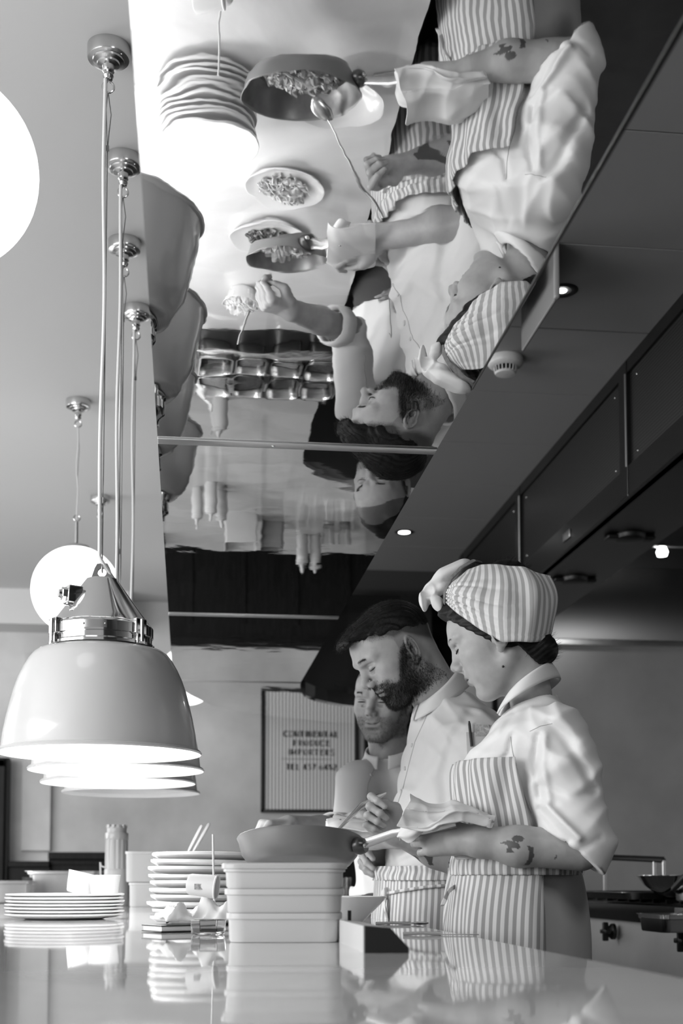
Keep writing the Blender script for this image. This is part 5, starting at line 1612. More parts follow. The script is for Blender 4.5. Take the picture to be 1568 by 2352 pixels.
    # headscarf: a broad band tied in a knot over the forehead
    key = [(0, (.068, 0, .134), (.036, 0, .160)), (35, (.066, .030, .119), (.025, .028, .164)), (65, (.055, .064, .084), (.004, .044, .165)), (90, (.022, .084, .026), (-.026, .054, .160)),
           (112, (-.011, .088, -.018), (-.060, .060, .143)), (145, (-.058, .070, -.036), (-.106, .060, .117)), (180, (-.092, 0, -.038), (-.146, 0, .093))]
    ka = np.array([k[0] for k in key]); kl = np.array([k[1] for k in key]); ku = np.array([k[2] for k in key])
    nu, nv = 180, 44; P = []; st = []
    for i in range(nu+1):
        a = -180+360*i/nu; s = 1 if a >= 0 else -1; aa = abs(a)
        lo_ = np.array([np.interp(aa, ka, kl[:, q]) for q in range(3)]); up_ = np.array([np.interp(aa, ka, ku[:, q]) for q in range(3)])
        for j in range(nv+1):
            t = j/nv; q = lo_*(1-t)+up_*t
            out = np.array((math.cos(math.radians(aa))*.9, math.sin(math.radians(aa)), .12)); 
            b = .028*math.sin(PI*min(1, t*1.02))**.8*(1-.35*max(0, (aa-120)/60))*min(1, .45+aa/110)
            fade = max(0, 1-aa/150)
            fo = .0042*fade*abs(math.sin(t*17+math.sin(aa*.03)*1.2))**.7+.0022*math.sin(aa*.16+t*4)*(1-fade)*.8+.0016*math.sin(t*9+aa*.05)
            for tk, wd, am in ((.07, .016, .0050), (.15, .016, .0085), (.26, .020, .0110), (.40, .024, .0100), (.58, .03, .0060)):
                fo -= am*math.exp(-((t-tk-.02*math.sin(aa*.02+tk*9))/wd)**2)*max(0, min(1, (135-aa)/70))
            for ak, am in ((60, .006), (78, .006), (100, .004), (138, .005), (160, .004)): fo += am*math.exp(-((aa-ak-t*22)/9)**2)*math.sin(PI*t)
            q = q+out*(b+fo)
            if t < .06: q = q+out*.0025
            q[1] *= s
            P.append(hp.w(q)); st.append(aa/180*.34+.012*math.sin(t*6)*fade)
    P = np.array(P)
    for _ in range(1): pass
    F = [(i*(nv+1)+j, (i+1)*(nv+1)+j, (i+1)*(nv+1)+j+1, i*(nv+1)+j+1) for i in range(nu) for j in range(nv)]
    sc = mesh_obj('headscarf', P, F, M_stripe_n, None, True, 180); put_attr(sc, 'stripe', st)
    md = sc.modifiers.new('cloth', 'SOLIDIFY'); md.thickness = .0028; md.offset = 0
    under(sc, root)
    def knot(P):
        d = ell(P, (.044, .002, .184), (.054, .046, .024), RY(.12))
        d = smin(d, ell(P, (.070, .000, .164), (.024, .030, .016)), .012)
        d = smin(d, ell(P, (.100, .004, .166), (.026, .036, .022), RY(.8)), .010)
        d = smin(d, ell(P, (.120, .012, .152), (.012, .030, .027), RY(-.30)), .006)
        d = smin(d, ell(P, (.094, .018, .136), (.016, .022, .028), RY(.20)), .006)
        d = smax(d, -ell(P, (.103, .030, .168), (.010, .018, .010), RY(.9)), .006)
        return d-(wrinkle(P, 12, 60., n=5, warp=.02, sharp=1.2)-.32)*.026
    kv, kf = extract(knot, (-.02, -.055, .10), (.145, .055, .215), .0019)
    kn = sk_obj('scarf_knot', (hp.w(kv), kf), M_cloth, None); kn.parent = sc
    pts = [hp.w(q) for q in ((.078, .004, .120), (.076, .030, .128), (.066, .043, .144), (.045, .046, .163), (.016, .044, .176), (-.012, .030, .183), (-.020, .0, .184), (-.010, -.032, .180), (.040, -.045, .160))]
    bd = MB().tube(pts, [.0075]*9, 12, flat=.5).obj('scarf_tie', mat('grey_band', .16, .8, noise=.3, nscale=120)); bd.parent = sc
    # jacket
    def fx(px, py, D=2.80): return float(((W(px, py, D)-tp.o)@tp.R)[0])
    rows = []
    for py, a, b, hl in ((1590, 1200, 1282, .040), (1622, 1172, 1300, .068), (1650, 1148, 1325, .125), (1690, 1118, 1350, .172), (1755, 1052, 1362, .182), (1810, 1050, 1360, .176), (1880, 1056, 1348, .165), (1950, 1060, 1332, .160),
                         (2008, 1056, 1325, .162), (2032, 1050, 1330, .166)):
        f0, f1 = fx(a, py), fx(b, py); rows.append((W(1195, py, 2.80)[2], (f0+f1)/2, 0, abs(f0-f1)/2, hl))
    tf = torso_fn(tp, rows)
    S1, E1 = W(1272, 1690, 2.675), W(1328, 1925, 2.605)
    cutp = W(1296, 1944, 2.60); cn = W(1183, 1944, 2.60)-W(1300, 1944, 2.60); cn = cn/np.linalg.norm(cn)*.60+np.array((0, 0, -.80)); cn /= np.linalg.norm(cn)
    S2, E2 = W(1190, 1705, 2.93), W(1100, 1950, 2.96)
    R_ = W(100, 0, 1)-W(0, 0, 1); R_ /= np.linalg.norm(R_)
    def jk(P):
        d = tf(P)
        s1 = chain(P, [S1, W(1298, 1800, 2.64), E1, W(1318, 1975, 2.60)], [.076, .076, .071, .066], .03)
        cdw = -np.abs((P-cutp.astype(f32))@cn.astype(f32))
        s1 = s1-(wrinkle(P, 31, 34., dirs=[(.3, .2, 1), (.9, .1, .7), (-.5, .2, 1)], n=6, sharp=1.3)-.25)*.060*np.clip(1-(cdw+.075)/.06, .25, 1)
        cd = (P-cutp.astype(f32))@cn.astype(f32)
        s1 = smax(s1, cd, .004)
        inner = chain(P, [W(1298, 1830, 2.64), E1, W(1308, 1975, 2.60)], [.040, .047, .044], .02)
        s1 = np.where(cd > -.05, smax(s1, -inner, .004), s1)
        s2 = chain(P, [S2, E2], [.070, .060], .02)
        s2 = smax(s2, P[:, 2]-99, .01)
        e2c = (P-E2.astype(f32))@((E2-S2)/np.linalg.norm(E2-S2)).astype(f32)
        s2 = smax(s2, e2c-.01, .006)
        body_ = d-(wrinkle(P, 33, 38., dirs=[(.2, .1, 1), (.8, .3, .9), (0, .5, 1)], n=5, sharp=1.3)-.3)*.036
        o_ = smin(body_, s1, .022)
        o_ = smin(o_, s2, .03)
        o_ = o_+crease(P, [([(1262, 1658), (1298, 1700), (1340, 1765), (1362, 1810)], 11, .008), ([(1236, 1690), (1226, 1750), (1240, 1830)], 9, .009), ([(1252, 1690), (1246, 1760), (1262, 1840)], 9, -.006),
             ([(1246, 1805), (1300, 1832), (1362, 1822)], 10, .006), ([(1240, 1858), (1272, 1900), (1305, 1930)], 8, .006), ([(1255, 1850), (1300, 1895), (1330, 1925)], 9, -.012), ([(1262, 1985), (1318, 1962), (1378, 1925)], 9, .003),
             ([(1176, 1690), (1168, 1730), (1150, 1752)], 8, .005), ([(1180, 1640), (1150, 1690), (1085, 1740)], 9, .005)], 2.66)
        nk = rcone(P, W(1222, 1640, 2.80), W(1205, 1560, 2.79), .048, .055)
        return smax(o_, -nk, .012)
    lo, hi = bbox_of([W(1020, 2110, 2.5), W(1410, 1570, 3.05), W(1020, 2110, 3.05), W(1410, 2030, 2.5)], .02)
    jv = extract(jk, lo, hi, .0045)
    jo = under(sk_obj('chef_jacket', jv, M_jacket, None), root)
    collar(root, W(1143, 1642, 2.79), W(1286, 1558, 2.80), .088, W(1164, 1606, 2.78), W(1266, 1524, 2.79), .074, tp)
    kw = dict(D0=2.3)
    seam(jk, [(1172, 1692), (1176, 1722), (1184, 1760), (1200, 1815), (1220, 1868)], root, M_seam, .0009, 'armhole_seam', **kw)
    seam(jk, [(1216, 1680), (1240, 1668), (1268, 1662)], root, M_seam, .0007, 'shoulder_seam', **kw)
    # aprons
    def fold(ph, z): return (.004*np.sin(ph*13+z[:, None]*9)+.003*np.sin(ph*23-z[:, None]*14)).astype(float)*np.ones_like(ph)
    zt, zb = W(1195, 1757, 2.80)[2], W(1195, 2012, 2.80)[2]
    def ax(z): return tf.at(z)[0], 0.0
    tf2 = lambda P: np.minimum(tf(P), 9)
    nu, nv = 90, 60; zs = np.linspace(zb, zt, nv); ph = []
    for z in zs:
        t = (z-zb)/(zt-zb); hi_ = math.radians(110-21*t); ph.append(np.linspace(-hi_, hi_, nu))
    b1 = wrap_cloth('apron_bib', tf, tp, ax, ph, zs, .011, M_stripe, None, fold=fold, r0=.03, r1=.30); under(b1, root)
    z2, z3 = W(1195, 2006, 2.80)[2], W(1195, 2330, 2.80)[2]
    rows2 = [(z3, rows[-1][1], 0, rows[-1][3]*1.10, .185), (W(0, 2110, 2.8)[2], rows[-1][1], 0, rows[-1][3]*1.07, .178)]+[r for r in rows if r[0] < z2+.20]
    tf3 = torso_fn(tp, sorted(rows2))
    zs = np.linspace(z3, z2+.012, 60); ph = [np.linspace(math.radians(-128), math.radians(112), 150) for z in zs]
    def fold2(ph, z):
        k = (zs[-1]-z)[:, None]*4
        return (.005*np.sin(ph*11+1)+.004*np.sin(ph*19+z[:, None]*5))*np.clip(k, .15, 1)+.012*np.exp(-((ph-.15-k*.35)/.10)**2)
    sk = wrap_cloth('apron_skirt', tf3, tp, lambda z: (tf3.at(z)[0], 0.0), ph, zs, .014, M_stripe, None, fold=fold2, r0=.03, r1=.32); under(sk, root)
    zs = np.linspace(z2-.004, z2+.042, 14); ph = [np.linspace(math.radians(-150), math.radians(150), 150) for z in zs]
    def fold3(ph, z): return .004*np.sin((z-zs[0])/(zs[-1]-zs[0])*PI)[:, None]+.0022*np.sin(ph*31+z[:, None]*60)
    wb = wrap_cloth('apron_waistband', tf, tp, ax, ph, zs, .017, M_stripe, None, fold=fold3, r0=.03, r1=.32); under(wb, root)
    o = sheet('apron_tie', [[W(1048, 2030, 2.72), W(1046, 2040, 2.72)], [W(1030, 2042, 2.70), W(1032, 2052, 2.70)], [W(1018, 2062, 2.69), W(1026, 2068, 2.69)], [W(1010, 2082, 2.69), W(1020, 2080, 2.69)]], M_stripe, None, 24, 6, .002, 3, stripe=.03); under(o, root)
    trousers(tp, root, W(1195, 1998, 2.8)[2], .178, .148, M_trouser)
    return root, hp
woman, hpW = build_woman()

# pan, cloth and spoon she holds
pc = W(688, 1929, 2.70)
hd_az = math.atan2(*(W(985, 1915, 2.652)-W(835, 1955, 2.70))[[1, 0]])
Rhat = (CS, -SN, 0)
panA = frying_pan(pc, .1285, .054, Rhat, math.radians(-11), hd_az, 'pale frying pan of pasta held by the chef in the headscarf', hl=.21, seed=2, rise=.16)
cl = empty('kitchen_cloth', tuple(W(1030, 1900, 2.63)), 'white kitchen cloth bundled over the hand holding the nearer pan handle', 'cloth')
cD = (2.715, 2.690, 2.655, 2.608, 2.590, 2.588, 2.568, 2.558, 2.580)
rowsA = [((955, 1882), (951, 1845), (949, 1812), (942, 1832), (934, 1850), (926, 1868), (918, 1884), (912, 1900), (914, 1908)),
         ((972, 1880), (968, 1850), (964, 1822), (960, 1838), (952, 1856), (948, 1870), (944, 1888), (942, 1904), (948, 1912)),
         ((996, 1876), (990, 1852), (984, 1832), (982, 1846), (978, 1862), (976, 1874), (974, 1890), (978, 1906), (990, 1912)),
         ((1026, 1872), (1020, 1850), (1014, 1834), (1014, 1848), (1012, 1860), (1010, 1870), (1006, 1880), (1002, 1894), (1008, 1908)),
         ((1056, 1872), (1050, 1848), (1046, 1824), (1048, 1840), (1048, 1852), (1046, 1862), (1044, 1870), (1040, 1878), (1044, 1886)),
         ((1088, 1880), (1082, 1858), (1078, 1836), (1082, 1850), (1084, 1860), (1084, 1867), (1082, 1873), (1078, 1879), (1080, 1884)),
         ((1128, 1894), (1132, 1880), (1136, 1862), (1138, 1870), (1138, 1877), (1137, 1883), (1134, 1889), (1129, 1896), (1122, 1900))]
A = sheet('cloth_fold', [[W(q[0], q[1], cD[j]+(.007*math.sin(i*1.1+j) if 2 < j < 8 else 0)) for j, q in enumerate(r)] for i, r in enumerate(rowsA)], M_cloth, None, 180, 150, -.050, 5, .003, 44.)
under(A, cl)
B_ = sheet('cloth_fold', [[W(906, 1930, 2.66), W(905, 1918, 2.645), W(906, 1914, 2.625), W(908, 1922, 2.610), W(918, 1935, 2.612)],
                [W(916, 1905, 2.70), W(915, 1892, 2.66), W(920, 1895, 2.612), W(926, 1915, 2.595), W(934, 1940, 2.600)],
                [W(940, 1892, 2.70), W(938, 1874, 2.66), W(942, 1882, 2.602), W(948, 1905, 2.585), W(952, 1932, 2.592)],
                [W(970, 1888, 2.70), W(968, 1866, 2.66), W(972, 1876, 2.595), W(976, 1894, 2.580), W(978, 1914, 2.590)],
                [W(1005, 1888, 2.70), W(1004, 1870, 2.66), W(1006, 1878, 2.600), W(1008, 1890, 2.585), W(1006, 1902, 2.595)]], M_cloth, None, 110, 90, -.040, 9, .003, 44.)
under(B_, cl)
C_ = sheet('cloth_fold', [[W(1036, 1955, 2.70), W(1040, 1965, 2.67), W(1048, 1975, 2.655)], [W(1062, 1950, 2.69), W(1066, 1962, 2.66), W(1070, 1974, 2.645)], [W(1098, 1948, 2.69), W(1102, 1958, 2.665), W(1092, 1972, 2.655)]], M_cloth, None, 40, 30, .010, 13, .003, 60.)
under(C_, cl)
sp0, sp1, sp2 = W(748, 1936, 2.79), W(828, 1852, 2.905), W(886, 1822, 2.99)
so = empty('serving_spoon', tuple(sp1), 'long steel serving spoon held in the nearer pan', 'spoon')
o_ = sp1
MB().tube([sp0-o_, (sp0*.7+sp1*.3)-o_, sp1-o_, (sp1*.4+sp2*.6)-o_, sp2-o_], [.0045, .0055, .0100, .0110, .003], 10, flat=.35).obj('handle', M_pan, so)
dv = (sp1-sp0)/np.linalg.norm(sp1-sp0)
MB().sphere(sp0-o_-dv*.024, .030, 24, 14, sc=(.66, .24, 1.0), R=np.stack([np.array(Rhat), np.cross(dv, np.array(Rhat))/np.linalg.norm(np.cross(dv, np.array(Rhat))), dv], 1)).obj('spoon_bowl', M_pan, so)
# ================================================================== the bearded chef
def build_man():
    tp = Pose(W(1030, 2020, 3.38)*np.array((1, 1, 0)), AZ_P(1030, -22), 0)
    root = empty('person', tuple(tp.o), 'bearded chef in white jacket and striped apron, looking down at the far pan', 'person')
    hp = Pose(W(916, 1508, 3.34), AZ_P(915, -20), math.radians(36), 0, 1.05)
    nb = hp.l(W(1012, 1612, 3.37))
    hf = head_fn(dict(neck=(tuple(nb), .056, .060), nose=.008, male=1.0, lip=.95))
    V_, F_ = extract(hf, (-.17, -.12, -.25), (.145, .12, .145), .0021)
    head = (hp.w(V_), F_)
    S1, E1 = W(1098, 1712, 3.23), W(1122, 1905, 3.16)
    wr = W(868, 1922, 3.27)
    lh = hand_parts(wr, W(775, 1908, 3.30)-wr, (0, 0, 1), False, ((.6, .9, .5), (.8, 1.1, .6), (.9, 1.2, .6), (1.0, 1.2, .6)),
                    ((.022, .030, -.008), (.052, .046, -.018), (.080, .044, -.028), (.104, .034, -.034)), 1.0)
    def fa(P):
        P = P.astype(f32)
        d = chain(P, [E1, (E1*.6+wr*.4)+np.array((0, 0, -.003)), wr], [.048, .044, .029], .02)
        return smin(d, lh(P), .016)
    lo, hi = bbox_of([E1, wr, W(770, 1900, 3.3)], .085); arm1 = extract(fa, lo, hi, .0026)
    S2, E2 = W(1000, 1715, 3.58), W(992, 1915, 3.62)
    wr2 = W(905, 1965, 3.48)
    rh = hand_parts(wr2, W(838, 1958, 3.42)-wr2, W(905, 1900, 3.40)-W(905, 1965, 3.48), True, ((.5, .8, .4), (.6, .9, .5), (.65, .9, .5), (.7, 1.0, .5)),
                    ((.022, .030, -.008), (.052, .050, -.018), (.080, .052, -.026), (.104, .046, -.030)), 1.0)
    def fb(P):
        P = P.astype(f32)
        d = chain(P, [E2, (E2+wr2)/2, wr2], [.048, .042, .029], .02)
        return smin(d, rh(P), .016)
    lo, hi = bbox_of([E2, wr2, W(800, 1955, 3.38)], .085); arm2 = extract(fb, lo, hi, .0028)
    def tb(P):
        d = ell(P, W(1030, 1770, 3.38), (.10, .165, .19), tp.R)
        d = smin(d, rcone(P, W(1040, 1680, 3.38), W(1012, 1612, 3.37), .065, .058), .04)
        d = smin(d, chain(P, [S1, E1], [.055, .042], .01), .03); d = smin(d, chain(P, [S2, E2], [.055, .042], .01), .03)
        return smin(d, ell(P, W(1005, 1970, 3.38), (.10, .15, .16), tp.R), .05)
    lo, hi = bbox_of([W(860, 2110, 3.1), W(1200, 1590, 3.75), W(860, 2110, 3.75), W(1180, 1700, 3.0)], .03)
    core = extract(tb, lo, hi, .010, 1)
    VF = merge([head, arm1, arm2, core])
    body = under(sk_obj('body', VF, SK_M, None), root)
    x, ya, z = V_[:, 0], np.abs(V_[:, 1]), V_[:, 2]
    ink = np.zeros(len(VF[0]))
    bm = soft(beard_mask, x, ya, z)
    fade = np.clip((x+.02)/.03, .4, 1)
    zh = np.interp(x, [-.12, -.085, -.045, -.012, .012, .030, .060, .078, .12], [-.030, -.030, .000, .030, .032, .050, .062, .092, .104])
    top = np.clip((z-zh)/.050, 0, 1)
    hm = np.where(z > zh, .22+.78*np.clip((z+np.interp(x, [-.08, -.02], [.040, .002]))/.045, 0, 1)*np.clip(top*2.2, 0, 1), 0)
    hm = hm*np.clip((z-zh)/.022, 0, 1)
    hm = np.where((x > -.012) & (x < .016) & (z > -.01) & (z < .05) & (ya > .055), np.maximum(hm, .35), hm)
    lips = np.exp(-((x-.0965)/.014)**2-((z+.0465)/.0095)**4-(ya/.021)**6)
    ink[:len(x)] = np.maximum(np.maximum(bm*.78*fade, hm*.9), lips*.75)
    put_attr(body, 'ink', ink)
    # beard and hair
    jr = np.random.RandomState(9)
    def bmask(c): j = jr.randn(*c.shape)*.0040; c = c+j; return beard_mask(c[:, 0], np.abs(c[:, 1]), c[:, 2])
    S_ = surf_samples(V_, F_, 12000, 21, bmask); N_ = normals_of(hf, S_)
    fl = np.stack([.35+0*S_[:, 0], np.sign(S_[:, 1])*-.1, -np.ones(len(S_))], 1)
    ln = np.interp(S_[:, 0], [-.02, .02, .05, .10], [.006, .011, .014, .012])*np.random.RandomState(2).uniform(.6, 1.15, len(S_))
    ln = np.where((S_[:, 2] > -.038) & (S_[:, 0] > .075), ln*.65, ln)
    under(strands_on('beard', hp.w(S_), N_@hp.R.T, ln, fl@hp.R.T, .00034, M_beard, None, 7, .22, .42), root)
    def cap(P):
        Q = P.copy(); Q[:, 1] = np.abs(Q[:, 1])
        d = smin(ell(Q, (-.012, 0, .054), (.097, .0745, .083)), hf(P)-.0022, .008)
        d = smin(d, ell(Q, (.070, 0, .104), (.042, .048, .020), RY(.12)), .022)
        d = smin(d, ell(Q, (.104, .004, .098), (.015, .040, .012), RY(.45)), .012)
        d = smax(d, (np.interp(Q[:, 0], [-.12, -.08, -.04, .0, .04, .07, .12], [.020, .026, .046, .060, .070, .086, .094])+.004*np.sin(Q[:, 0]*160)).astype(f32)-Q[:, 2], .012)
        st = np.sin(Q[:, 1]*700+Q[:, 0]*120+np.sin(Q[:, 0]*70)*2)*.0009
        return d-st.astype(f32)
    hv, hfc = extract(cap, (-.13, -.10, .03), (.15, .10, .16), .0022, 1)
    hr = under(sk_obj('hair', (hp.w(hv), hfc), M_hair, None), root)
    S_ = surf_samples(hv, hfc, 5200, 5); N_ = normals_of(cap, S_)
    fl = np.stack([np.ones(len(S_)), 0*S_[:, 0], .10-0*S_[:, 0]], 1)
    strands_on('hair_tips', hp.w(S_), N_@hp.R.T, np.random.RandomState(1).uniform(.006, .016, len(S_)), fl@hp.R.T, .00028, M_hair, hr, 4, .22, .45)
    def smask(c):
        zz = np.interp(c[:, 0], [-.12, -.085, -.045, -.012, .012, .030, .060, .078, .12], [-.030, -.030, .005, .034, .036, .052, .064, .090, .104])
        return (c[:, 2] > zz+.006) & (c[:, 2] < .10)
    S_ = surf_samples(V_, F_, 5200, 6, smask); N_ = normals_of(hf, S_)
    keep = np.random.RandomState(4).rand(len(S_)) < np.clip((S_[:, 2]-.015)/.04, .2, 1); S_, N_ = S_[keep], N_[keep]
    ln = np.clip((S_[:, 2]-.02)*.10, .0015, .007)
    fl = np.stack([.3+0*S_[:, 0], 0*S_[:, 0], -np.ones(len(S_))], 1)
    strands_on('faded_sides', hp.w(S_), N_@hp.R.T, ln, fl@hp.R.T, .00024, M_hair, hr, 8, .2, .55)
    m_ = MB()
    for s in (1, -1): m_.tube([hp.w((.0935, s*.0195, .0150)), hp.w((.0936, s*.029, .0130)), hp.w((.0905, s*.039, .0137)), hp.w((.0848, s*.0465, .016))], [.0007, .0014, .0015, .0007], 6)
    under(m_.obj('eyelashes', M_hair), root)
    rnd = np.random.RandomState(5); n = 560
    tt = rnd.rand(n); sg_ = np.where(rnd.rand(n) < .5, 1, -1)
    pts = np.stack([.100+0*tt, (.009+.036*tt)*sg_, .0400+.005*np.sin(tt*2.2)+rnd.randn(n)*.0018], 1)
    for _ in range(6): nn = normals_of(hf, pts); pts = pts-nn*hf(pts.astype(f32))[:, None]
    fl = np.stack([-.5*np.ones(n), sg_*1.0, .15*np.ones(n)], 1)
    under(strands_on('eyebrows', hp.w(pts), nn@hp.R.T, np.full(n, .0070), fl@hp.R.T, .00026, M_beard, None, 3, .12, .3), root)
    # jacket
    def cf(px, py): return float(((W(px, py, 3.38)-tp.o)@tp.R)[0])/max(.3, math.cos(math.radians(22)))*math.cos(math.radians(22))
    rows = []
    for py, c, a, hl in ((1590, 1020, .062, .070), (1615, 1028, .090, .105), (1645, 1046, .118, .160), (1690, 1056, .134, .200), (1750, 1050, .140, .212), (1820, 1036, .140, .208), (1890, 1022, .136, .196), (1950, 1006, .132, .186),
                         (2000, 1000, .134, .180), (2040, 1000, .136, .182)):
        p = (W(c, py, 3.38)-tp.o)@tp.R; rows.append((W(c, py, 3.38)[2], p[0], p[1], a, hl))
    tf = torso_fn(tp, rows, 2.2)
    cd1 = (E1-S1)/np.linalg.norm(E1-S1); cd2 = (E2-S2)/np.linalg.norm(E2-S2)
    def jk(P):
        d = tf(P)-(wrinkle(P, 63, 42., dirs=[(.6, .2, .8), (.9, .1, .6), (-.4, .3, 1)], n=6, sharp=1.5)-.3)*.045
        s1 = chain(P, [S1, E1], [.084, .070], .03)-(wrinkle(P, 61, 30., dirs=[(.2, .2, 1), (.8, .1, .8)], n=5, sharp=1.3)-.3)*.05
        s1 = smax(s1, (P-E1.astype(f32))@cd1.astype(f32)-.02, .006)
        s2 = chain(P, [S2, E2], [.080, .066], .03); s2 = smax(s2, (P-E2.astype(f32))@cd2.astype(f32)-.02, .006)
        o_ = smin(smin(d, s1, .05), s2, .04)
        o_ = o_+crease(P, [([(1078, 1640), (1040, 1700), (1020, 1780), (1030, 1860)], 17, .007), ([(1060, 1640), (1022, 1690), (1000, 1770)], 18, -.006), ([(1100, 1600), (1125, 1630), (1148, 1650)], 10, .008),
             ([(985, 1640), (972, 1720), (950, 1800)], 9, .006), ([(1010, 1900), (960, 1920), (905, 1960)], 10, .010), ([(1035, 1925), (960, 1950), (880, 1985)], 9, -.008)], 3.24)
        nk = rcone(P, W(1022, 1640, 3.37), W(995, 1570, 3.36), .060, .068)
        return smax(o_, -nk, .012)
    lo, hi = bbox_of([W(840, 2050, 3.0), W(1240, 1570, 3.75), W(840, 2050, 3.8), W(1240, 2050, 2.95)], .02)
    jo = under(sk_obj('chef_jacket', extract(jk, lo, hi, .0052), M_jacket, None), root)
    collar(root, W(950, 1655, 3.33), W(1070, 1575, 3.41), .088, W(962, 1618, 3.32), W(1040, 1535, 3.40), .076, tp, gap=.10)
    seam(jk, [(990, 1618), (975, 1655), (953, 1703), (938, 1760), (925, 1812), (907, 1863), (893, 1900)], root, M_seam, .0013, 'placket_edge', D0=2.9)
    seam(jk, [(1036, 1568), (1075, 1592), (1112, 1622)], root, M_seam, .0009, 'shoulder_seam', D0=2.9)
    for px, py in ((980, 1625), (946, 1712), (930, 1765), (921, 1818)): button(jk, px, py, root, .0055, D0=2.9)
    p = hit(jk, 1098, 1690, D0=2.9); n_ = normals_of(jk, p[None])[0]; B3 = np.stack([np.cross((0, 0, 1), n_), np.cross(n_, np.cross((0, 0, 1), n_)), n_], 1); B3 /= np.linalg.norm(B3, axis=0)
    def q(a, b, c): return p+B3@np.array((a, b, c))
    m_ = MB(); m_.box(q(0, -.02, .003), (.062, .055, .003), R=B3, bev=.001); pk = under(m_.obj('sleeve_pocket', M_jacket), root)
    m_ = MB(); m_.box(q(.010, .012, .004), (.034, .030, .004), R=B3); under(m_.obj('folded_notes', mat('paper_notes', .6, .6, noise=.3, nscale=160)), root)
    m_ = MB(); m_.tube([q(-.019, -.030, .008), q(-.022, .026, .009), q(-.0225, .034, .009)], [.0035, .0035, .002], 10); under(m_.obj('pen', mat('grey_pen', .06, .3)), root)
    # apron tied at the waist
    z1, z2, z3 = W(1000, 1990, 3.38)[2], W(1000, 2022, 3.38)[2], W(1000, 2330, 3.38)[2]
    r2 = rows[-1]
    tf3 = torso_fn(tp, sorted([(z3, r2[1], r2[2], r2[3]*1.06, .192), (W(0, 2110, 3.38)[2], r2[1], r2[2], r2[3]*1.05, .190)]+[r for r in rows if r[0] < z1+.12]), 2.2)
    def fo(ph, z): return .003*np.sin(ph*27+z[:, None]*40)+.003*np.sin(z[:, None]*150+ph*3)
    zs = np.linspace(z2, z1, 14); ph = [np.linspace(-2.5, 2.5, 150) for z in zs]
    under(wrap_cloth('apron_waistband', tf3, tp, lambda z: tuple(tf3.at(z)[:2]), ph, zs, .016, M_stripe, None, fold=fo, r0=.03, r1=.34), root)
    def fo2(ph, z): k = (zs2[-1]-z)[:, None]*3.5; return (.007*np.sin(ph*12+.4)+.004*np.sin(ph*21+z[:, None]*6))*np.clip(k, .2, 1)
    zs2 = np.linspace(z3, z2+.006, 50); ph = [np.linspace(-2.2, 2.2, 150) for z in zs2]
    under(wrap_cloth('apron_skirt', tf3, tp, lambda z: tuple(tf3.at(z)[:2]), ph, zs2, .012, M_stripe, None, fold=fo2, r0=.03, r1=.34), root)
    kp = hit(lambda P: tf3(P)-.016, 888, 2052, D0=2.9)
    m_ = MB(); m_.sphere(kp, .014, 14, 10, sc=(1, .8, 1.1)); m_.tube([kp, kp+(-.008, -.01, -.03), kp+(.0, -.012, -.065)], [.006, .011, .009], 10, flat=.3); m_.tube([kp, kp+(.02, -.012, -.03), kp+(.028, -.014, -.055)], [.006, .010, .008], 10, flat=.3)
    lp = [hit(lambda P: tf3(P)-.018, 888+(1045-888)*k/8, 2052-18*math.sin(k/8*1.6), D0=2.9) for k in range(9)]
    m_.tube(lp, .004, 8)
    o = m_.obj('apron_tie', M_stripe); put_attr(o, 'stripe', [v.co.x*.8 for v in o.data.vertices]); under(o, root)
    trousers(tp, root, W(1000, 2010, 3.38)[2], .182, .150, mat('dark_trousers', .05, .85))
    return root
build_man()
pc2 = W(655, 1950, 3.45)
hz = math.atan2(*(W(800, 1912, 3.31)-W(750, 1945, 3.40))[[1, 0]])
frying_pan(pc2, .112, .048, Rhat, math.radians(-12), hz, 'second frying pan of pasta, held by the bearded chef, seen in the mirror', hl=.17, seed=12, rise=.18)
cl2 = empty('kitchen_cloth', tuple(W(790, 1912, 3.28)), 'white cloth around the hand of the bearded chef holding the far pan', 'cloth')
o = sheet('cloth_fold', [[W(748, 1905, 3.36), W(750, 1886, 3.30), W(752, 1893, 3.22), W(758, 1925, 3.20)],
       [W(775, 1900, 3.38), W(776, 1882, 3.30), W(778, 1888, 3.22), W(776, 1905, 3.19)],
       [W(815, 1900, 3.38), W(815, 1884, 3.31), W(818, 1892, 3.22), W(820, 1908, 3.19)],
       [W(860, 1905, 3.36), W(862, 1890, 3.30), W(864, 1900, 3.22), W(868, 1915, 3.19)]], M_cloth, None, 70, 60, .012, 19, .003, 45.); under(o, cl2)
o = sheet('cloth_fold', [[W(748, 1887, 3.30), W(756, 1925, 3.27), W(775, 1950, 3.25)], [W(765, 1884, 3.29), W(772, 1925, 3.26), W(788, 1952, 3.24)], [W(790, 1886, 3.30), W(795, 1930, 3.27), W(805, 1950, 3.26)]], M_cloth, None, 40, 40, .010, 23, .003, 50.); under(o, cl2)

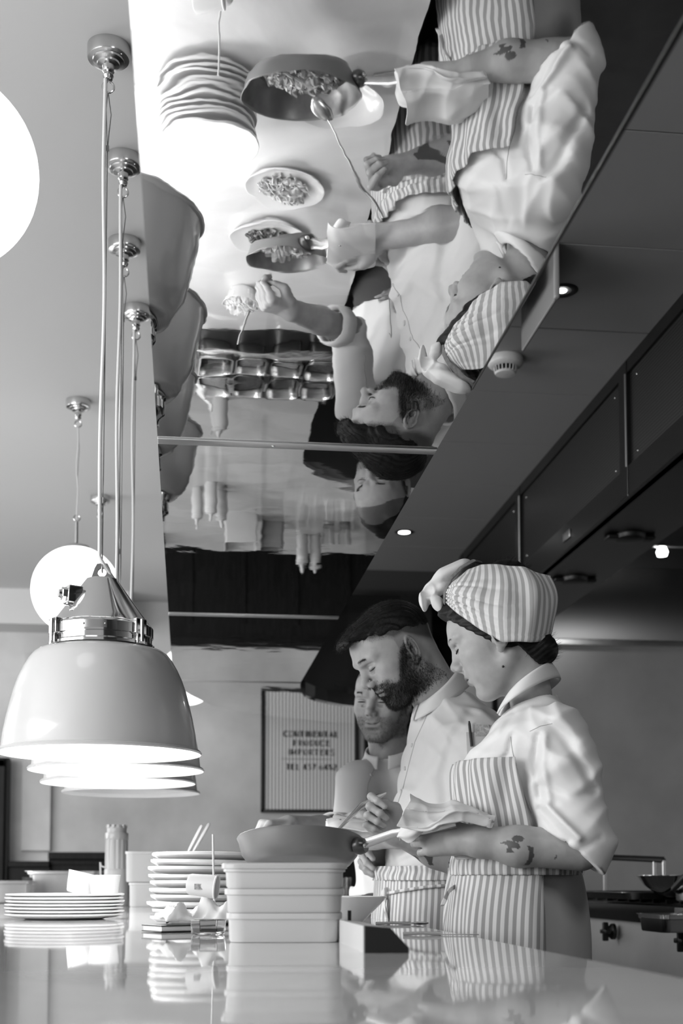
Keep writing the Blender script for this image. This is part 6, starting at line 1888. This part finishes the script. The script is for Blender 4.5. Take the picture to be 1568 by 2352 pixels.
# ================================================================== the chef behind, facing the pass
def build_third():
    azc = math.radians(180+90-6.8-1.8)
    tp = Pose(W(930, 2020, 4.05)*np.array((1, 1, 0)), azc-math.radians(26), 0)
    root = empty('person', tuple(tp.o), 'third chef with greying stubble behind the other two, reaching over the pans', 'person')
    hp = Pose(W(880, 1616, 4.02), azc-math.radians(22), math.radians(15), math.radians(-4), 1.05)
    nb = hp.l(W(893, 1750, 4.07))
    hf = head_fn(dict(neck=(tuple(nb), .052, .058), nose=.004, male=1.0, lip=.9, smile=1.0))
    V_, F_ = extract(hf, (-.16, -.12, -.23), (.135, .12, .145), .0024)
    head = (hp.w(V_), F_)
    S1, E1 = W(822, 1800, 3.98), W(802, 1918, 3.80); wr = W(665, 1896, 3.60)
    rh = hand_parts(wr, W(590, 1890, 3.535)-wr, W(660, 1900, 3.2)-wr, True, ((.9, 1.1, .6), (1.1, 1.2, .7), (1.15, 1.3, .7), (1.2, 1.3, .7)),
                    ((.022, .030, -.008), (.050, .046, -.022), (.078, .040, -.036), (.098, .026, -.048)), 1.0)
    def fa(P):
        P = P.astype(f32); d = chain(P, [E1, (E1+wr)/2, wr], [.046, .040, .028], .02); return smin(d, rh(P), .016)
    lo, hi = bbox_of([E1, wr, W(575, 1890, 3.5)], .085); arm1 = extract(fa, lo, hi, .0028)
    S2, E2, wr2 = W(1030, 1800, 4.12), W(1045, 1940, 4.1), W(980, 2010, 3.95)
    lh = hand_parts(wr2, (-.7, -.5, -.35), (-.3, -.6, .5), False, ((.4, .6, .3),)*4, ((.022, .030, -.008), (.052, .050, -.018), (.080, .052, -.026), (.104, .046, -.030)), 1.0)
    def fb(P):
        P = P.astype(f32); d = chain(P, [E2, (E2+wr2)/2, wr2], [.046, .040, .028], .02); return smin(d, lh(P), .016)
    lo, hi = bbox_of([E2, wr2, wr2+np.array((-.14, -.10, -.07))], .07); arm2 = extract(fb, lo, hi, .0035)
    def tb(P):
        d = ell(P, W(930, 1870, 4.05), (.10, .165, .17), tp.R)
        d = smin(d, rcone(P, W(905, 1800, 4.06), W(893, 1750, 4.07), .062, .055), .04)
        d = smin(d, chain(P, [S1, E1], [.052, .040], .01), .03); return smin(d, chain(P, [S2, E2], [.052, .040], .01), .03)
    lo, hi = bbox_of([W(770, 2060, 3.75), W(1060, 1730, 4.3)], .05); core = extract(tb, lo, hi, .012, 1)
    VF = merge([head, arm1, arm2, core])
    body = under(sk_obj('body', VF, SK_T, None), root)
    x, ya, z = V_[:, 0], np.abs(V_[:, 1]), V_[:, 2]
    ink = np.zeros(len(VF[0])); bm = soft(beard_mask, x, ya, z)
    zh = np.interp(x, [-.12, -.06, -.02, .02, .06, .085], [-.02, .0, .03, .055, .080, .108])
    lips = np.exp(-((x-.0965)/.012)**2-((z+.0465)/.0085)**4-(ya/.019)**6)
    ink[:len(x)] = np.maximum(np.maximum(bm*.35, (z > zh)*.75), lips*.35)
    put_attr(body, 'ink', ink)
    S_ = surf_samples(V_, F_, 5200, 21, lambda c: beard_mask(c[:, 0], np.abs(c[:, 1]), c[:, 2])); N_ = normals_of(hf, S_)
    fl = np.stack([.3+0*S_[:, 0], 0*S_[:, 0], -np.ones(len(S_))], 1)
    under(strands_on('stubble', hp.w(S_), N_@hp.R.T, np.random.RandomState(2).uniform(.003, .008, len(S_)), fl@hp.R.T, .00036, M_grizzle, None, 7, .25, .5), root)
    def cap(P):
        Q = P.copy(); Q[:, 1] = np.abs(Q[:, 1]); d = ell(Q, (-.018, 0, .050), (.098, .0765, .084))
        d = smax(d, ((Q-v3(.088, 0, .100))@v3(.80, 0, -.60)), .01)
        return smax(d, -.02+.9*np.clip(Q[:, 0]+.04, 0, 1)-Q[:, 2], .01)
    hv, hfc = extract(cap, (-.13, -.10, -.05), (.11, .10, .15), .003, 1)
    hr = under(sk_obj('hair', (hp.w(hv), hfc), M_hair, None), root)
    S_ = surf_samples(hv, hfc, 2600, 5); N_ = normals_of(cap, S_); fl = np.stack([.5*np.ones(len(S_)), 0*S_[:, 0], -.2-0*S_[:, 0]], 1)
    strands_on('hair_tips', hp.w(S_), N_@hp.R.T, np.full(len(S_), .005), fl@hp.R.T, .00030, M_hair, hr, 4, .25, .6)
    rnd = np.random.RandomState(5); n = 520; tt = rnd.rand(n); sg_ = np.where(rnd.rand(n) < .5, 1, -1)
    pts = np.stack([.100+0*tt, (.010+.036*tt)*sg_, .0395+.006*np.sin(tt*2.2)+rnd.randn(n)*.0016], 1)
    for _ in range(6): nn = normals_of(hf, pts); pts = pts-nn*hf(pts.astype(f32))[:, None]
    fl = np.stack([-.5*np.ones(n), sg_*1.0, .15*np.ones(n)], 1)
    under(strands_on('eyebrows', hp.w(pts), nn@hp.R.T, np.full(n, .0065), fl@hp.R.T, .0003, M_hair, None, 3, .12, .3), root)
    m_ = MB()
    for s in (1, -1):
        m_.tube([hp.w((.0935, s*.0195, .0170)), hp.w((.0950, s*.029, .0175)), hp.w((.0915, s*.039, .0170)), hp.w((.0848, s*.0465, .0165))], [.0006, .0018, .0018, .0006], 6)
    under(m_.obj('eyelashes', M_hair), root)
    rows = []
    for py, c, a, hl in ((1728, 893, .060, .070), (1742, 897, .078, .105), (1760, 908, .098, .150), (1790, 922, .112, .185), (1840, 932, .124, .195), (1900, 934, .126, .192), (1980, 934, .124, .180), (2060, 934, .126, .180)):
        p = (W(c, py, 4.06)-tp.o)@tp.R; rows.append((W(c, py, 4.06)[2], p[0], p[1], a, hl))
    tf = torso_fn(tp, rows, 2.2); cd1 = (E1-S1)/np.linalg.norm(E1-S1); cd2 = (E2-S2)/np.linalg.norm(E2-S2)
    def jk(P):
        d = tf(P)-(wrinkle(P, 83, 34., dirs=[(.9, .2, .15), (.9, -.1, .4), (.7, .5, .1)], n=5, sharp=1.3)-.3)*.042
        s1 = chain(P, [S1, E1], [.075, .064], .03)-(wrinkle(P, 81, 26., n=5, sharp=1.3)-.3)*.036
        s1 = smax(s1, (P-E1.astype(f32))@cd1.astype(f32)-.02, .006)
        s2 = chain(P, [S2, E2], [.075, .064], .03); s2 = smax(s2, (P-E2.astype(f32))@cd2.astype(f32)-.02, .006)
        o_ = smin(smin(d, s1, .05), s2, .05)
        return smax(o_, -rcone(P, W(893, 1765, 4.05), W(890, 1700, 4.05), .056, .068), .010)
    lo, hi = bbox_of([W(760, 2065, 3.7), W(1110, 1715, 4.4)], .04)
    under(sk_obj('chef_jacket', extract(jk, lo, hi, .006), M_jacket, None), root)
    c0 = W(884, 1762, 3.93)
    collar(root, W(878, 1768, 3.93), W(905, 1728, 4.14), .082, W(880, 1738, 3.95), W(900, 1700, 4.13), .074, tp, gap=.22)
    cu = MB(); a = E1+(wr-E1)*.14; b = E1+(wr-E1)*.34
    cu.tube([a, b], [.062, .058], 28, caps=False)
    o = cu.obj('rolled_cuff', M_jacket); md = o.modifiers.new('t', 'SOLIDIFY'); md.thickness = .006; under(o, root)
    button(jk, 853, 1780, root, .006, D0=3.4, D1=4.3)
    seam(jk, [(861, 1760), (845, 1800), (838, 1860)], root, M_seam, .0012, 'placket_edge', D0=3.4, D1=4.4)
    trousers(tp, root, W(930, 2050, 4.05)[2], .178, .140, mat('dark_trousers', .05, .85))
build_third()
